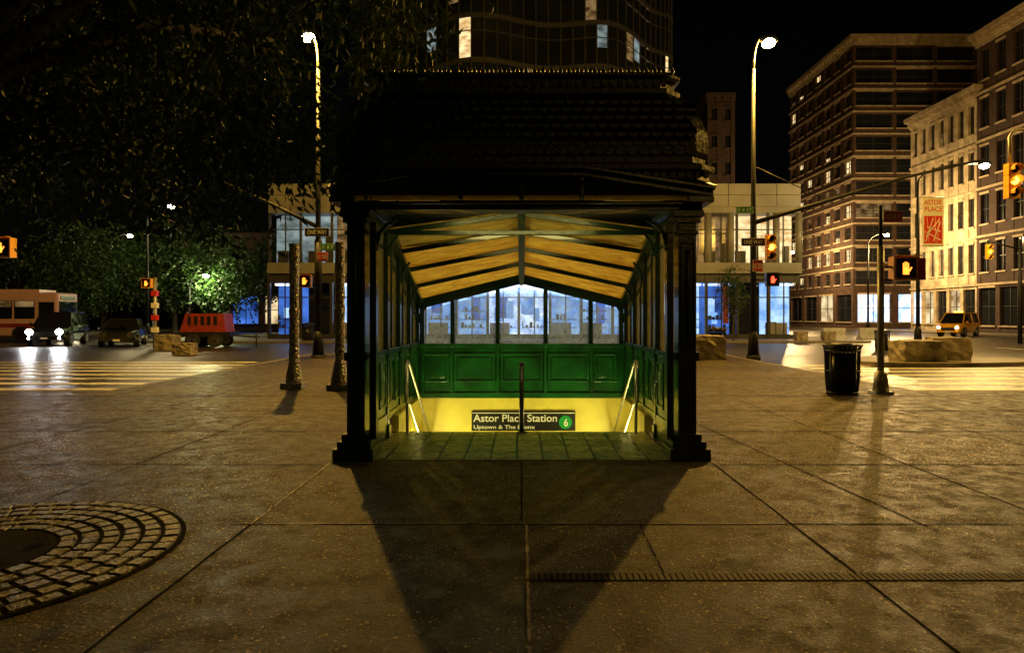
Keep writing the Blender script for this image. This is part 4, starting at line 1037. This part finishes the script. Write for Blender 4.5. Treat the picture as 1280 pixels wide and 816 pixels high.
def tree(name, x, y, trunk_h, tr, cen, rad, nclust, per, spread, L, W, k, seed, nlimb=8, avoid=None, droop=0.5):
    rr = random.Random(seed); g = grp(name, (x, y, 0)); mb = MB()
    cen = Vector(cen)-Vector((x, y, 0)); top = Vector((0.05, 0.0, trunk_h))
    mb.tube([(0, 0, -0.1), (0.02, 0, trunk_h*0.1), (0.0, 0.03, trunk_h*0.5), top], [tr*1.5, tr, tr*0.85, tr*0.75], 'bark', 12)
    cs = []
    while len(cs) < nclust:
        v = Vector((rr.uniform(-1, 1), rr.uniform(-1, 1), rr.uniform(-1, 1)))
        if v.length > 1: continue
        if v.length < 0.45 and rr.random() < 0.6: continue
        lump = 0.86+0.16*math.sin(v.x*7+seed)*math.cos(v.y*6)+0.1*math.sin(v.z*9)
        c = cen+Vector((v.x*rad[0], v.y*rad[1], v.z*rad[2]))*lump
        if avoid:
            w = c+Vector((x, y, 0))
            if avoid(w): continue
        cs.append(c)
    tips = rr.sample(cs, min(nlimb*6, len(cs))); limbs = []
    for i in range(nlimb):
        a = 2*math.pi*i/nlimb+rr.uniform(-.3, .3)
        e = cen+Vector((rad[0]*0.5*math.cos(a), rad[1]*0.5*math.sin(a), rr.uniform(-.35, .35)*rad[2]))
        mid = top.lerp(e, 0.5)+Vector((0, 0, 0.12*rad[2]))
        mb.tube([top, mid, e], [tr*0.45, tr*0.3, tr*0.14], 'bark', 7); limbs += [mid, e]
    for t in tips:
        l = min(limbs, key=lambda q: (q-t).length); m_ = l.lerp(t, 0.5)+Vector((rr.uniform(-.1, .1), rr.uniform(-.1, .1), 0.08))*spread*2
        mb.tube([l, m_, t], [tr*0.13, tr*0.08, tr*0.03], 'bark', 5, False)
    mb.finish('trunk_and_limbs', g)
    lf = MB(); leafcloud(lf, cs, per, spread, L, W, k, rr, droop); lf.finish('foliage', g, recalc=False)
lamp_dir = Vector((-7.35, 24.4, 9.9)).normalized()   # leaves left out so the left lamp shows through the crown
def avoid(w):
    v = w-Vector((0, 0, 1.5)); t = v.dot(lamp_dir); return (v-lamp_dir*t).length < 0.40
tree('street_tree', -3.72, 4.3, 2.9, 0.17, (-4.7, 6.6, 4.95), (4.8, 3.1, 2.7), 1150, 54, 0.34, 0.12, 0.021, 'leaf', 5, 9, avoid, 0.7)
for i, (x, y, h, r) in enumerate([(-36, 56, 9, 4.5), (-30.5, 60, 9.5, 4.5), (-24.5, 57, 8.5, 3.4), (-43, 70, 11, 5.5), (-34, 78, 12, 6), (-47, 55, 10, 5), (-22, 66, 10.5, 4.5), (-40, 92, 13, 7)]):
    tree('plaza_tree', x, y, h*0.3, 0.22, (x, y, h*0.62), (r, r, h*0.42), 150, 36, 0.9, 0.30, 0.11, 'leaf2', 20+i, 6)
tree('sapling_tree', 13.1, 42.2, 1.6, 0.07, (13.1, 42.2, 3.3), (0.8, 0.8, 1.6), 60, 27, 0.2, 0.16, 0.04, 'leaf2', 40, 5)

# ------------------------------------------------------------------ sky, moonlight, camera
w = bpy.data.worlds.new('World'); S.world = w; w.use_nodes = True
nt = w.node_tree; bg_ = nt.nodes['Background']; sky = nt.nodes.new('ShaderNodeTexSky'); sky.sky_type = 'NISHITA'; sky.sun_disc = False
sky.sun_elevation = math.radians(2); sky.sun_rotation = math.radians(150)
nt.links.new(sky.outputs[0], bg_.inputs['Color']); bg_.inputs['Strength'].default_value = 0.0006
sl = bpy.data.lights.new('moonlight', 'SUN'); sl.energy = 0.004; sl.angle = math.radians(0.5); sl.color = (1, 0.95, 0.85)
so = bpy.data.objects.new('moonlight', sl); S.collection.objects.link(so); so.rotation_euler = (math.radians(60), 0, math.radians(150))
cam = bpy.data.cameras.new('camera'); cam.lens = 24; cam.sensor_width = 36; cam.clip_end = 2000; cam.clip_start = 0.05
cam.shift_x = -12/1280; cam.shift_y = -13/1280
co = bpy.data.objects.new('camera', cam); S.collection.objects.link(co); co.location = (0, 0, 1.5); co.rotation_euler = (math.radians(90), 0, 0)
S.camera = co
